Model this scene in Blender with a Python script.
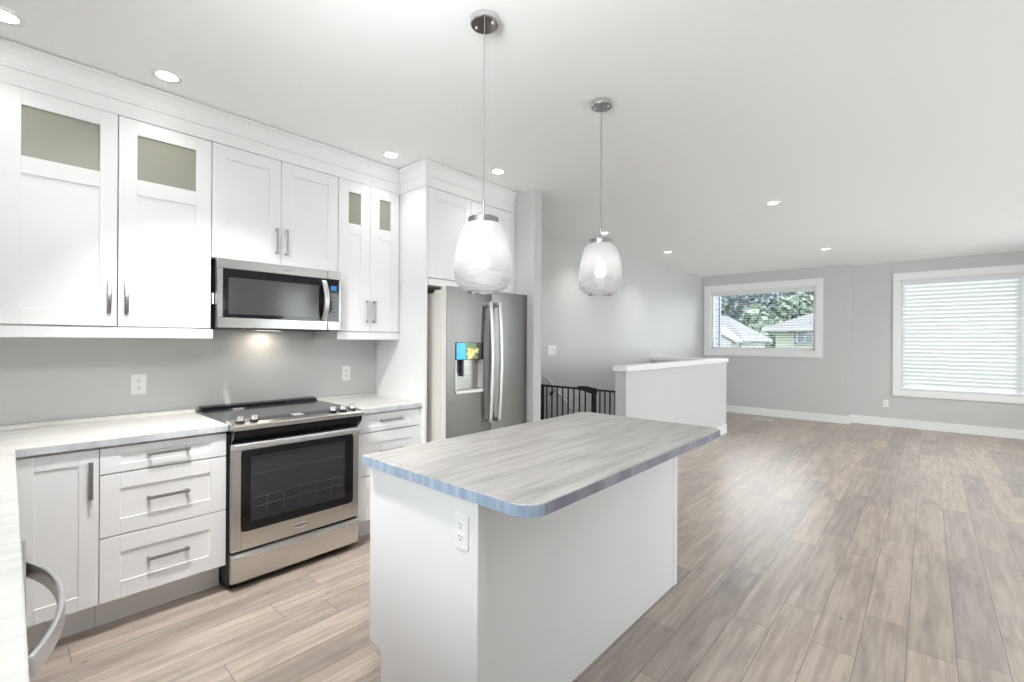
import bpy, bmesh, math, random
from mathutils import Vector, Matrix

for o in list(bpy.data.objects):
    bpy.data.objects.remove(o)
SC = bpy.context.scene
COL = SC.collection
PI = math.pi
CAM_Z = 1.374
CEIL = 2.71

# ------------------------------------------------------------------ camera
cam_data = bpy.data.cameras.new('camera')
cam_data.sensor_width = 36.0
cam_data.lens = 463.846 / 1024 * 36.0
cam_data.clip_start = 0.02
cam_data.clip_end = 300
cam = bpy.data.objects.new('camera', cam_data)
COL.objects.link(cam)
yaw, roll = math.radians(41.852), math.radians(0.3416)
fw = Vector((-math.sin(yaw), math.cos(yaw), 0))
r0 = fw.cross(Vector((0, 0, 1))).normalized()
u0 = r0.cross(fw)
rr = math.cos(roll) * r0 + math.sin(roll) * u0
uu = -math.sin(roll) * r0 + math.cos(roll) * u0
M = Matrix((rr, uu, -fw)).transposed().to_4x4()
M.translation = (0, 0, CAM_Z)
cam.matrix_world = M
SC.camera = cam

# ------------------------------------------------------------------ world, exposure
world = bpy.data.worlds.new('sky')
SC.world = world
world.use_nodes = True
wn = world.node_tree.nodes
wn['Background'].inputs['Color'].default_value = (0.945, 0.97, 1.0, 1)
wn['Background'].inputs['Strength'].default_value = 2.8
SC.view_settings.view_transform = 'Standard'
SC.view_settings.look = 'None'
SC.view_settings.gamma = 1.0
SC.view_settings.use_curve_mapping = False
SC.view_settings.exposure = 1.83
SC.cycles.use_denoising = True
SC.cycles.max_bounces = 14
SC.cycles.diffuse_bounces = 8
SC.cycles.glossy_bounces = 5
SC.cycles.transmission_bounces = 8
SC.cycles.transparent_max_bounces = 16
SC.cycles.caustics_reflective = False
SC.cycles.caustics_refractive = False
SC.cycles.sample_clamp_indirect = 6.0

DOWN_POWER = 0.27      # each recessed light
PEND_POWER = 0.055       # each pendant bulb
FILL_GLOBE_GLOW = 19.0       # unseen globe beside the camera, added as fill light
HOOD_POWER = 0.24       # lamp under the microwave
LAMP_COL = (1.0, 0.985, 0.965)


def portal(loc, rot, sx, sy):
    d = bpy.data.lights.new('daylight_portal', 'AREA')
    d.shape = 'RECTANGLE'
    d.size, d.size_y = sx, sy
    d.cycles.is_portal = True
    o = bpy.data.objects.new('daylight_portal', d)
    o.location = loc
    o.rotation_euler = rot
    COL.objects.link(o)


# the room's openings to the sky (light sampling only)
SINK_WIN = (-1.9, -0.25, 1.14, 2.15)      # window over the sink counter (x0,x1,z0,z1)
ADDED_PATIO = (0.55, 3.15, 0.06, 2.52)          # unseen patio door, added to let in daylight
WIN1 = (-3.275, -1.472, 1.225, 2.375)
WIN2 = (-0.335, 2.30, 0.605, 2.41)
BACK_Y = -0.62
FAR_Y, FAR2_Y = 9.66, 9.90
LEFT_X, RIGHT_X = -3.44, 3.30
for w in (SINK_WIN, ADDED_PATIO):
    portal(((w[0] + w[1]) / 2, BACK_Y - 0.12, (w[2] + w[3]) / 2), (PI / 2, 0, 0), w[1] - w[0], w[3] - w[2])
ADDED_SIDE_DOORS = [(3.7, 5.4, 0.06, 2.45), (6.4, 8.6, 0.06, 2.45)]   # unseen glass doors added to the right wall for daylight (y0,y1,z0,z1)
for w in ADDED_SIDE_DOORS:
    portal((RIGHT_X + 0.14, (w[0] + w[1]) / 2, (w[2] + w[3]) / 2), (PI / 2, 0, PI / 2), w[1] - w[0], w[3] - w[2])
for w, yy in ((WIN1, FAR_Y), (WIN2, FAR2_Y)):
    portal(((w[0] + w[1]) / 2, yy + 0.16, (w[2] + w[3]) / 2), (-PI / 2, 0, 0), w[1] - w[0], w[3] - w[2])

# ------------------------------------------------------------------ materials
MATS = {}


def new_mat(name):
    m = bpy.data.materials.new(name)
    m.use_nodes = True
    MATS[name] = m
    nt = m.node_tree
    return m, nt, nt.nodes['Principled BSDF']


def N(nt, kind, **kw):
    n = nt.nodes.new(kind)
    for k, v in kw.items():
        if k.startswith('_'):
            n.inputs[int(k[1:])].default_value = v
        else:
            setattr(n, k, v)
    return n


def L(nt, a, ia, b, ib):
    nt.links.new(a.outputs[ia], b.inputs[ib])


def plain(name, col, rough=0.5, metal=0.0, noise=0.0, nscale=20.0, spec=None, bump=0.0, coat=0.0):
    m, nt, p = new_mat(name)
    p.inputs['Base Color'].default_value = (*col, 1)
    p.inputs['Roughness'].default_value = rough
    p.inputs['Metallic'].default_value = metal
    if spec is not None:
        p.inputs['Specular IOR Level'].default_value = spec
    if coat:
        p.inputs['Coat Weight'].default_value = coat
        p.inputs['Coat Roughness'].default_value = 0.05
    tc = N(nt, 'ShaderNodeTexCoord')
    nz = N(nt, 'ShaderNodeTexNoise')
    nz.inputs['Scale'].default_value = nscale
    nz.inputs['Detail'].default_value = 4
    L(nt, tc, 'Object', nz, 'Vector')
    mr = N(nt, 'ShaderNodeMapRange')
    mr.inputs['To Min'].default_value = 1 - noise
    mr.inputs['To Max'].default_value = 1 + noise
    L(nt, nz, 'Fac', mr, 'Value')
    mx = N(nt, 'ShaderNodeMix', data_type='RGBA', blend_type='MULTIPLY')
    mx.inputs['Factor'].default_value = 1
    mx.inputs[6].default_value = (*col, 1)
    L(nt, mr, 'Result', mx, 7)
    L(nt, mx, 2, p, 'Base Color')
    if bump:
        b = N(nt, 'ShaderNodeBump')
        b.inputs['Strength'].default_value = bump
        b.inputs['Distance'].default_value = 0.002
        L(nt, nz, 'Fac', b, 'Height')
        L(nt, b, 'Normal', p, 'Normal')
    return m


def brushed(name, col, rough, axis_scale, amp=0.05, var=0.07):
    m, nt, p = new_mat(name)
    p.inputs['Metallic'].default_value = 1.0
    tc = N(nt, 'ShaderNodeTexCoord')
    mp = N(nt, 'ShaderNodeMapping')
    mp.inputs['Scale'].default_value = axis_scale
    L(nt, tc, 'Object', mp, 'Vector')
    nz = N(nt, 'ShaderNodeTexNoise')
    nz.inputs['Scale'].default_value = 1.0
    nz.inputs['Detail'].default_value = 3
    L(nt, mp, 'Vector', nz, 'Vector')
    mr = N(nt, 'ShaderNodeMapRange')
    mr.inputs['To Min'].default_value = rough - amp
    mr.inputs['To Max'].default_value = rough + amp
    L(nt, nz, 'Fac', mr, 'Value')
    L(nt, mr, 'Result', p, 'Roughness')
    mc = N(nt, 'ShaderNodeMapRange')
    mc.inputs['To Min'].default_value = 1 - var
    mc.inputs['To Max'].default_value = 1 + var
    L(nt, nz, 'Fac', mc, 'Value')
    mx = N(nt, 'ShaderNodeMix', data_type='RGBA', blend_type='MULTIPLY')
    mx.inputs['Factor'].default_value = 1
    mx.inputs[6].default_value = (*col, 1)
    L(nt, mc, 'Result', mx, 7)
    L(nt, mx, 2, p, 'Base Color')
    return m


CAB = plain('cabinet_white', (0.79, 0.79, 0.795), 0.38, noise=0.012, nscale=6)
TRIMW = plain('trim_white', (0.80, 0.80, 0.79), 0.42, noise=0.012, nscale=5)
CEILM = plain('ceiling_paint', (0.95, 0.95, 0.95), 0.9, noise=0.012, nscale=60, bump=0.05)
WALLM = plain('wall_paint', (0.555, 0.555, 0.55), 0.62, noise=0.012, nscale=50, bump=0.05)
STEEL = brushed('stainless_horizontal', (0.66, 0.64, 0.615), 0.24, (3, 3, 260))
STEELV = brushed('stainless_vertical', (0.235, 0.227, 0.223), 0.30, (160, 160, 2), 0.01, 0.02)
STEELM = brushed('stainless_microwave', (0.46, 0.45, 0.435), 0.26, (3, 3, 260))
STEELD = plain('grey_enamel_side', (0.72, 0.70, 0.64), 0.45, metal=0.0, noise=0.02)
NICKEL = brushed('brushed_nickel', (0.36, 0.355, 0.35), 0.34, (120, 120, 120))
HANDLE_S = brushed('satin_steel', (0.74, 0.74, 0.75), 0.36, (60, 60, 200))
CHROME = plain('chrome', (0.75, 0.75, 0.76), 0.10, metal=1.0)
BLACKG = plain('black_glass', (0.008, 0.008, 0.010), 0.06, spec=0.4)
BLACKP = plain('black_enamel', (0.018, 0.018, 0.02), 0.35)
BLACKM = plain('gate_black', (0.014, 0.012, 0.011), 0.5, spec=0.3)
GLASSTOP = plain('cooktop_glass', (0.05, 0.05, 0.052), 0.12, spec=0.6, noise=0.05, nscale=300)
OVENGLASS = plain('oven_glass', (0.028, 0.028, 0.034), 0.09, spec=0.55)
MESHGLASS = plain('microwave_window', (0.050, 0.048, 0.047), 0.13, spec=0.5, noise=0.25, nscale=900)
FROST = plain('frosted_cabinet_glass', (0.300, 0.298, 0.248), 0.22, spec=0.5, noise=0.06, nscale=2)
PLASTICW = plain('white_plastic', (0.82, 0.82, 0.81), 0.35)
SLOTM = plain('outlet_slot', (0.05, 0.05, 0.05), 0.6)
DARKGAP = plain('dark_grey_plastic', (0.06, 0.06, 0.065), 0.5)
BLINDM, _nt, _p = new_mat('blind_slat')
_p.inputs['Base Color'].default_value = (0.86, 0.87, 0.88, 1)
_p.inputs['Roughness'].default_value = 0.45
_p.inputs['Transmission Weight'].default_value = 0.0
_tr = N(_nt, 'ShaderNodeBsdfTranslucent')
_tr.inputs['Color'].default_value = (0.88, 0.89, 0.90, 1)
_mx = N(_nt, 'ShaderNodeMixShader')
_mx.inputs['Fac'].default_value = 0.5
L(_nt, _p, 0, _mx, 1)
L(_nt, _tr, 0, _mx, 2)
L(_nt, _mx, 0, _nt.nodes['Material Output'], 'Surface')
BLINDHEAD = plain('blind_rail', (0.72, 0.73, 0.74), 0.4)
DISPLAY, _nt, _p = new_mat('blue_display')
_p.inputs['Base Color'].default_value = (0.01, 0.05, 0.12, 1)
_p.inputs['Emission Color'].default_value = (0.05, 0.30, 0.75, 1)
_p.inputs['Emission Strength'].default_value = 0.18
LOGOM = plain('badge_metal', (0.75, 0.75, 0.76), 0.3, metal=0.8)
LOGOD = plain('badge_dark', (0.25, 0.24, 0.23), 0.4, metal=0.6)
VENTM = plain('vent_cream', (0.70, 0.67, 0.62), 0.45)


def thin_glass(name, tint=(0.96, 0.98, 0.98), refl=0.06):
    m, nt, p = new_mat(name)
    nt.nodes.remove(p)
    t = N(nt, 'ShaderNodeBsdfTransparent')
    t.inputs['Color'].default_value = (*tint, 1)
    g = N(nt, 'ShaderNodeBsdfGlossy')
    g.inputs['Roughness'].default_value = 0.02
    lw = N(nt, 'ShaderNodeFresnel')
    lw.inputs['IOR'].default_value = 1.45
    mx = N(nt, 'ShaderNodeMixShader')
    L(nt, lw, 'Fac', mx, 'Fac')
    L(nt, t, 0, mx, 1)
    L(nt, g, 0, mx, 2)
    L(nt, mx, 0, nt.nodes['Material Output'], 'Surface')
    return m


WGLASS = thin_glass('window_glass')


def shade_glass():
    """Blown glass: frosted white on top, clear and ribbed towards its mouth."""
    m, nt, p = new_mat('pendant_glass')
    nt.nodes.remove(p)
    tc = N(nt, 'ShaderNodeTexCoord')
    sp = N(nt, 'ShaderNodeSeparateXYZ')
    L(nt, tc, 'Object', sp, 'Vector')
    mr = N(nt, 'ShaderNodeMapRange', interpolation_type='SMOOTHSTEP')
    mr.inputs['From Min'].default_value = 0.035
    mr.inputs['From Max'].default_value = 0.20
    mr.inputs['To Min'].default_value = 0.22
    mr.inputs['To Max'].default_value = 0.93
    L(nt, sp, 'Z', mr, 'Value')
    t = N(nt, 'ShaderNodeBsdfTransparent')
    t.inputs['Color'].default_value = (0.97, 0.97, 0.97, 1)
    g = N(nt, 'ShaderNodeBsdfGlossy')
    g.inputs['Roughness'].default_value = 0.08
    fr = N(nt, 'ShaderNodeFresnel')
    fr.inputs['IOR'].default_value = 1.5
    clear = N(nt, 'ShaderNodeMixShader')
    L(nt, fr, 'Fac', clear, 'Fac')
    L(nt, t, 0, clear, 1)
    L(nt, g, 0, clear, 2)
    tl = N(nt, 'ShaderNodeBsdfTranslucent')
    tl.inputs['Color'].default_value = (0.66, 0.66, 0.67, 1)
    df = N(nt, 'ShaderNodeBsdfDiffuse')
    df.inputs['Color'].default_value = (0.70, 0.70, 0.71, 1)
    fro = N(nt, 'ShaderNodeMixShader')
    fro.inputs['Fac'].default_value = 0.45
    L(nt, tl, 0, fro, 1)
    L(nt, df, 0, fro, 2)
    mx = N(nt, 'ShaderNodeMixShader')
    L(nt, mr, 'Result', mx, 'Fac')
    L(nt, clear, 0, mx, 1)
    L(nt, fro, 0, mx, 2)
    L(nt, mx, 0, nt.nodes['Material Output'], 'Surface')
    return m


SHADE = shade_glass()


def emissive(name, col, strength):
    m, nt, p = new_mat(name)
    p.inputs['Base Color'].default_value = (0.9, 0.9, 0.9, 1)
    p.inputs['Emission Color'].default_value = (*col, 1)
    p.inputs['Emission Strength'].default_value = strength
    return m


LENS = emissive('lamp_lens', (1, 0.98, 0.95), 3.0)
BULB = emissive('bulb_glow', (1, 0.97, 0.92), 2.5)


FILL_GLOBE = emissive('fill_globe_glow', (0.97, 0.99, 1.0), FILL_GLOBE_GLOW)


def ramp(nt, stops):
    r = N(nt, 'ShaderNodeValToRGB')
    el = r.color_ramp.elements
    while len(el) > 1:
        el.remove(el[-1])
    el[0].position, el[0].color = stops[0][0], (*stops[0][1], 1)
    for pos, c in stops[1:]:
        e = el.new(pos)
        e.color = (*c, 1)
    return r


def math_n(nt, op, a, b=None):
    n = N(nt, 'ShaderNodeMath', operation=op)
    for i, v in enumerate((a, b)):
        if v is None:
            continue
        if isinstance(v, (int, float)):
            n.inputs[i].default_value = v
        else:
            nt.links.new(v, n.inputs[i])
    return n.outputs[0]


def floor_mat():
    """Grey-brown laminate planks running along y."""
    m, nt, p = new_mat('plank_floor')
    PW, PL = 0.1645, 1.225
    tc = N(nt, 'ShaderNodeTexCoord')
    sp = N(nt, 'ShaderNodeSeparateXYZ')
    L(nt, tc, 'Object', sp, 'Vector')
    xs = math_n(nt, 'DIVIDE', math_n(nt, 'ADD', sp.outputs['X'], 0.557 + PW * 60), PW)
    row = math_n(nt, 'FLOOR', xs)
    fx = math_n(nt, 'FRACT', xs)
    wn1 = N(nt, 'ShaderNodeTexWhiteNoise', noise_dimensions='1D')
    nt.links.new(row, wn1.inputs['W'])
    ys = math_n(nt, 'ADD', math_n(nt, 'DIVIDE', math_n(nt, 'ADD', sp.outputs['Y'], 40.0), PL), wn1.outputs['Value'])
    colm = math_n(nt, 'FLOOR', ys)
    fy = math_n(nt, 'FRACT', ys)
    pid = math_n(nt, 'ADD', math_n(nt, 'MULTIPLY', row, 17.31), math_n(nt, 'MULTIPLY', colm, 3.77))
    wn2 = N(nt, 'ShaderNodeTexWhiteNoise', noise_dimensions='1D')
    nt.links.new(pid, wn2.inputs['W'])
    # grain, shifted per plank
    cmb = N(nt, 'ShaderNodeCombineXYZ')
    nt.links.new(math_n(nt, 'MULTIPLY', sp.outputs['X'], 34.0), cmb.inputs[0])
    nt.links.new(math_n(nt, 'MULTIPLY', sp.outputs['Y'], 2.2), cmb.inputs[1])
    nt.links.new(math_n(nt, 'MULTIPLY', wn2.outputs['Value'], 50.0), cmb.inputs[2])
    g1 = N(nt, 'ShaderNodeTexNoise')
    g1.inputs['Scale'].default_value = 1.0
    g1.inputs['Detail'].default_value = 7
    g1.inputs['Roughness'].default_value = 0.55
    g1.inputs['Distortion'].default_value = 0.0
    L(nt, cmb, 0, g1, 'Vector')
    cr = ramp(nt, [(0.43, (0.345, 0.290, 0.248)), (0.50, (0.388, 0.331, 0.286)), (0.58, (0.430, 0.369, 0.320)), (0.72, (0.49, 0.426, 0.372))])
    nt.links.new(math_n(nt, 'MAXIMUM', g1.outputs[0], 0.43), cr.inputs['Fac'])
    # cooler and warmer planks
    pt = ramp(nt, [(0.0, (0.78, 0.775, 0.79)), (0.35, (0.92, 0.915, 0.92)), (0.7, (1.03, 1.01, 0.99)), (1.0, (1.10, 1.08, 1.05))])
    L(nt, wn2, 'Value', pt, 'Fac')
    mx = N(nt, 'ShaderNodeMix', data_type='RGBA', blend_type='MULTIPLY')
    mx.inputs['Factor'].default_value = 1
    L(nt, cr, 0, mx, 6)
    L(nt, pt, 0, mx, 7)
    # soft large blotches
    g2 = N(nt, 'ShaderNodeTexNoise')
    g2.inputs['Scale'].default_value = 1.0
    g2.inputs['Detail'].default_value = 3
    c2 = N(nt, 'ShaderNodeCombineXYZ')
    nt.links.new(math_n(nt, 'MULTIPLY', sp.outputs['X'], 13.0), c2.inputs[0])
    nt.links.new(math_n(nt, 'MULTIPLY', sp.outputs['Y'], 3.4), c2.inputs[1])
    nt.links.new(math_n(nt, 'MULTIPLY', wn2.outputs['Value'], 90.0), c2.inputs[2])
    L(nt, c2, 0, g2, 'Vector')
    r2 = ramp(nt, [(0.30, (0.74, 0.74, 0.76)), (0.50, (1, 1, 1))])
    L(nt, g2, 'Fac', r2, 'Fac')
    m2 = N(nt, 'ShaderNodeMix', data_type='RGBA', blend_type='MULTIPLY')
    m2.inputs['Factor'].default_value = 0.75
    L(nt, mx, 2, m2, 6)
    L(nt, r2, 0, m2, 7)
    # knots
    vo = N(nt, 'ShaderNodeTexVoronoi')
    vo.inputs['Scale'].default_value = 1.0
    c3 = N(nt, 'ShaderNodeCombineXYZ')
    nt.links.new(math_n(nt, 'MULTIPLY', sp.outputs['X'], 13.0), c3.inputs[0])
    nt.links.new(math_n(nt, 'MULTIPLY', sp.outputs['Y'], 6.5), c3.inputs[1])
    nt.links.new(math_n(nt, 'MULTIPLY', wn2.outputs['Value'], 30.0), c3.inputs[2])
    mxv = N(nt, 'ShaderNodeMix', data_type='VECTOR')
    mxv.inputs['Factor'].default_value = 0.05
    L(nt, c3, 0, mxv, 4)
    L(nt, g1, 'Color', mxv, 5)
    L(nt, mxv, 1, vo, 'Vector')
    r3 = ramp(nt, [(0.03, (0.38, 0.35, 0.34)), (0.08, (0.76, 0.74, 0.73)), (0.17, (1, 1, 1))])
    L(nt, vo, 'Distance', r3, 'Fac')
    m3 = N(nt, 'ShaderNodeMix', data_type='RGBA', blend_type='MULTIPLY')
    sepc = N(nt, 'ShaderNodeSeparateColor')
    L(nt, vo, 'Color', sepc, 0)
    nt.links.new(math_n(nt, 'MULTIPLY', math_n(nt, 'LESS_THAN', sepc.outputs[0], 0.16), 0.85), m3.inputs['Factor'])
    L(nt, m2, 2, m3, 6)
    L(nt, r3, 0, m3, 7)
    # seams
    ex = math_n(nt, 'MULTIPLY', math_n(nt, 'MINIMUM', fx, math_n(nt, 'SUBTRACT', 1.0, fx)), PW)
    ey = math_n(nt, 'MULTIPLY', math_n(nt, 'MINIMUM', fy, math_n(nt, 'SUBTRACT', 1.0, fy)), PL)
    seam = math_n(nt, 'LESS_THAN', math_n(nt, 'MINIMUM', ex, ey), 0.0016)
    m4 = N(nt, 'ShaderNodeMix', data_type='RGBA')
    nt.links.new(math_n(nt, 'MULTIPLY', seam, 0.75), m4.inputs['Factor'])
    L(nt, m3, 2, m4, 6)
    m4.inputs[7].default_value = (0.10, 0.085, 0.075, 1)
    L(nt, m4, 2, p, 'Base Color')
    ro = N(nt, 'ShaderNodeMapRange')
    ro.inputs['To Min'].default_value = 0.27
    ro.inputs['To Max'].default_value = 0.42
    L(nt, g1, 'Fac', ro, 'Value')
    L(nt, ro, 'Result', p, 'Roughness')
    p.inputs['Specular IOR Level'].default_value = 0.55
    bp = N(nt, 'ShaderNodeBump')
    bp.inputs['Strength'].default_value = 0.12
    bp.inputs['Distance'].default_value = 0.002
    hh = math_n(nt, 'SUBTRACT', g1.outputs['Fac'], math_n(nt, 'MULTIPLY', seam, 1.5))
    nt.links.new(hh, bp.inputs['Height'])
    L(nt, bp, 'Normal', p, 'Normal')
    return m


FLOORM = floor_mat()


def laminate(name, stops, sx=11.0, sy=0.9, rough=0.3, veins=0.5):
    """Travertine-like laminate with streaks along y."""
    m, nt, p = new_mat(name)
    tc = N(nt, 'ShaderNodeTexCoord')
    mp = N(nt, 'ShaderNodeMapping')
    mp.inputs['Scale'].default_value = (sx, sy, 0.5)
    L(nt, tc, 'Object', mp, 'Vector')
    g = N(nt, 'ShaderNodeTexNoise')
    g.inputs['Scale'].default_value = 1.0
    g.inputs['Detail'].default_value = 8
    g.inputs['Roughness'].default_value = 0.6
    g.inputs['Distortion'].default_value = 0.5
    L(nt, mp, 'Vector', g, 'Vector')
    cr = ramp(nt, stops)
    L(nt, g, 'Fac', cr, 'Fac')
    mp2 = N(nt, 'ShaderNodeMapping')
    mp2.inputs['Scale'].default_value = (sx * 5, sy * 3, 2)
    L(nt, tc, 'Object', mp2, 'Vector')
    g2 = N(nt, 'ShaderNodeTexNoise')
    g2.inputs['Scale'].default_value = 1.0
    g2.inputs['Detail'].default_value = 6
    L(nt, mp2, 'Vector', g2, 'Vector')
    r2 = ramp(nt, [(0.3, (0.86, 0.85, 0.84)), (0.55, (1, 1, 1)), (0.75, (1.06, 1.06, 1.06))])
    L(nt, g2, 'Fac', r2, 'Fac')
    mx = N(nt, 'ShaderNodeMix', data_type='RGBA', blend_type='MULTIPLY')
    mx.inputs['Factor'].default_value = veins
    L(nt, cr, 0, mx, 6)
    L(nt, r2, 0, mx, 7)
    L(nt, mx, 2, p, 'Base Color')
    p.inputs['Roughness'].default_value = rough
    return m


ISLTOP = laminate('island_laminate', [(0.25, (0.255, 0.243, 0.235)), (0.42, (0.355, 0.338, 0.322)), (0.56, (0.455, 0.436, 0.414)), (0.75, (0.54, 0.522, 0.50))], sx=20, sy=1.9, rough=0.3, veins=1.0)
CTOP = laminate('counter_laminate', [(0.25, (0.54, 0.53, 0.50)), (0.5, (0.66, 0.65, 0.62)), (0.75, (0.73, 0.72, 0.69))], sx=14, sy=1.6, rough=0.32)
CTOPL = CTOP
EDGE_SHADE = laminate('edge_banding_shade_tint', [(0.3, (0.20, 0.20, 0.26)), (0.5, (0.28, 0.28, 0.35)), (0.72, (0.40, 0.40, 0.47))], sx=20, sy=9, rough=0.35, veins=0.7)  # same island banding, its shaded side painted as a darker lavender
EDGE_SKY = laminate('edge_banding_sky_tint', [(0.3, (0.22, 0.28, 0.37)), (0.5, (0.29, 0.37, 0.48)), (0.72, (0.46, 0.53, 0.62))], sx=26, sy=5, rough=0.35, veins=0.7)  # blue sky reflection painted into the island's near-end banding
EDGEC = laminate('edge_banding_light', [(0.3, (0.42, 0.44, 0.47)), (0.7, (0.62, 0.63, 0.65))], sx=9, sy=9, rough=0.35)


def picture_mat():
    """The bright little picture in the fridge's dispenser: cyan on one side, a yellow flower on the other."""
    m, nt, p = new_mat('dispenser_picture')
    tc = N(nt, 'ShaderNodeTexCoord')
    sp = N(nt, 'ShaderNodeSeparateXYZ')
    L(nt, tc, 'Generated', sp, 'Vector')
    cr = ramp(nt, [(0.0, (0.03, 0.42, 0.72)), (0.30, (0.05, 0.50, 0.80)), (0.36, (0.10, 0.25, 0.12)), (0.70, (0.16, 0.20, 0.05)), (0.80, (0.01, 0.01, 0.01))])
    L(nt, sp, 'Y', cr, 'Fac')
    mp = N(nt, 'ShaderNodeMapping')
    mp.inputs['Location'].default_value = (0, -0.57, -0.30)
    mp.inputs['Scale'].default_value = (0, 1, 0.62)
    L(nt, tc, 'Generated', mp, 'Vector')
    ln = N(nt, 'ShaderNodeVectorMath', operation='LENGTH')
    sub = N(nt, 'ShaderNodeVectorMath', operation='SUBTRACT')
    sub.inputs[1].default_value = (0, 0.57, 0.22)
    mul = N(nt, 'ShaderNodeVectorMath', operation='MULTIPLY')
    mul.inputs[1].default_value = (0, 1, 0.60)
    L(nt, tc, 'Generated', mul, 0)
    L(nt, mul, 0, sub, 0)
    L(nt, sub, 0, ln, 0)
    vo = N(nt, 'ShaderNodeTexVoronoi')
    vo.inputs['Scale'].default_value = 5
    L(nt, tc, 'Generated', vo, 'Vector')
    d = math_n(nt, 'ADD', ln.outputs['Value'], math_n(nt, 'MULTIPLY', vo.outputs['Distance'], 0.30))
    r2 = ramp(nt, [(0.10, (0.30, 0.33, 0.04)), (0.18, (0.75, 0.58, 0.12)), (0.28, (0.78, 0.70, 0.36)), (0.36, (0.35, 0.36, 0.12))])
    nt.links.new(d, r2.inputs['Fac'])
    mask = math_n(nt, 'LESS_THAN', d, 0.38)
    mx = N(nt, 'ShaderNodeMix', data_type='RGBA')
    nt.links.new(mask, mx.inputs['Factor'])
    L(nt, cr, 0, mx, 6)
    L(nt, r2, 0, mx, 7)
    L(nt, mx, 2, p, 'Base Color')
    L(nt, mx, 2, p, 'Emission Color')
    p.inputs['Emission Strength'].default_value = 0.12
    p.inputs['Roughness'].default_value = 0.15
    return m


PICTURE = picture_mat()

# outdoors
SIDING = plain('lap_siding_blue', (0.125, 0.145, 0.19), 0.7, noise=0.04)
SIDINGW = plain('siding_cream', (0.165, 0.18, 0.15), 0.7, noise=0.03)
SIDINGG = plain('siding_pale', (0.15, 0.152, 0.165), 0.7, noise=0.03)
ROOFM = plain('roof_shingles', (0.055, 0.055, 0.061), 0.85, noise=0.22, nscale=9)
FASCIA = plain('fascia_white', (0.15, 0.153, 0.165), 0.6)
FASCIAD = plain('fascia_dark', (0.10, 0.105, 0.13), 0.6)
HWIN = plain('house_window_glass', (0.07, 0.09, 0.13), 0.15, spec=0.7)
LEAFD = plain('leaf_blue_green', (0.085, 0.108, 0.117), 0.7, noise=0.3, nscale=1.2)
LEAFG = plain('leaf_green', (0.095, 0.130, 0.102), 0.7, noise=0.3, nscale=1.5)
BARK = plain('bark', (0.10, 0.08, 0.06), 0.9, noise=0.2)
LAWN = plain('lawn', (0.14, 0.19, 0.09), 0.9, noise=0.2, nscale=3)


# ------------------------------------------------------------------ mesh helpers (all take world coordinates)
def B():
    return bmesh.new()


def box(bm, x0, x1, y0, y1, z0, z1, bev=0.0, seg=2):
    vs = [bm.verts.new((x, y, z)) for z in (z0, z1) for y in (y0, y1) for x in (x0, x1)]
    f = [(0, 2, 3, 1), (4, 5, 7, 6), (0, 1, 5, 4), (2, 6, 7, 3), (0, 4, 6, 2), (1, 3, 7, 5)]
    fs = [bm.faces.new([vs[i] for i in q]) for q in f]
    if bev > 0:
        es = {e for q in fs for e in q.edges}
        bmesh.ops.bevel(bm, geom=list(es), offset=bev, segments=seg, affect='EDGES', profile=0.5)
    return bm


def prism(bm, poly, axis, a, b, bev=0.0):
    """poly: 2-D points; axis 'x': poly is (y,z), 'y': (x,z), 'z': (x,y)."""
    def P(p, t):
        return {'x': (t, p[0], p[1]), 'y': (p[0], t, p[1]), 'z': (p[0], p[1], t)}[axis]
    va = [bm.verts.new(P(p, a)) for p in poly]
    vb = [bm.verts.new(P(p, b)) for p in poly]
    n = len(poly)
    fs = [bm.faces.new(va), bm.faces.new(vb[::-1])]
    for i in range(n):
        fs.append(bm.faces.new((va[i], vb[i], vb[(i + 1) % n], va[(i + 1) % n])))
    bmesh.ops.recalc_face_normals(bm, faces=fs)
    if bev:
        es = {e for q in fs[:2] for e in q.edges}
        bmesh.ops.bevel(bm, geom=list(es), offset=bev, segments=2, affect='EDGES', profile=0.5)
    return bm


def lathe(bm, c, prof, n=40, cap0=False, cap1=False):
    """prof: list of (r, z) offsets from c, revolved about z."""
    rings = []
    for r, z in prof:
        rings.append([bm.verts.new((c[0] + r * math.cos(2 * PI * i / n), c[1] + r * math.sin(2 * PI * i / n), c[2] + z)) for i in range(n)])
    fs = []
    for a, b in zip(rings, rings[1:]):
        for i in range(n):
            fs.append(bm.faces.new((a[i], a[(i + 1) % n], b[(i + 1) % n], b[i])))
    if cap0:
        fs.append(bm.faces.new(rings[0][::-1]))
    if cap1:
        fs.append(bm.faces.new(rings[-1]))
    bmesh.ops.recalc_face_normals(bm, faces=fs)
    return bm


def tube(bm, pts, r, n=10, ry=None):
    """round (or flattened) bar along a path."""
    pts = [Vector(p) for p in pts]
    rings = []
    prev = None
    for i, p in enumerate(pts):
        d = (pts[min(i + 1, len(pts) - 1)] - pts[max(i - 1, 0)]).normalized()
        up = Vector((0, 0, 1)) if abs(d.z) < 0.9 else Vector((1, 0, 0))
        s = d.cross(up).normalized()
        if prev is not None and s.dot(prev) < 0:
            s = -s
        prev = s
        t = s.cross(d).normalized()
        rings.append([bm.verts.new(p + s * math.cos(2 * PI * k / n) * r + t * math.sin(2 * PI * k / n) * (ry or r)) for k in range(n)])
    fs = []
    for a, b in zip(rings, rings[1:]):
        for k in range(n):
            fs.append(bm.faces.new((a[k], a[(k + 1) % n], b[(k + 1) % n], b[k])))
    fs.append(bm.faces.new(rings[0][::-1]))
    fs.append(bm.faces.new(rings[-1]))
    bmesh.ops.recalc_face_normals(bm, faces=fs)
    return bm


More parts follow.
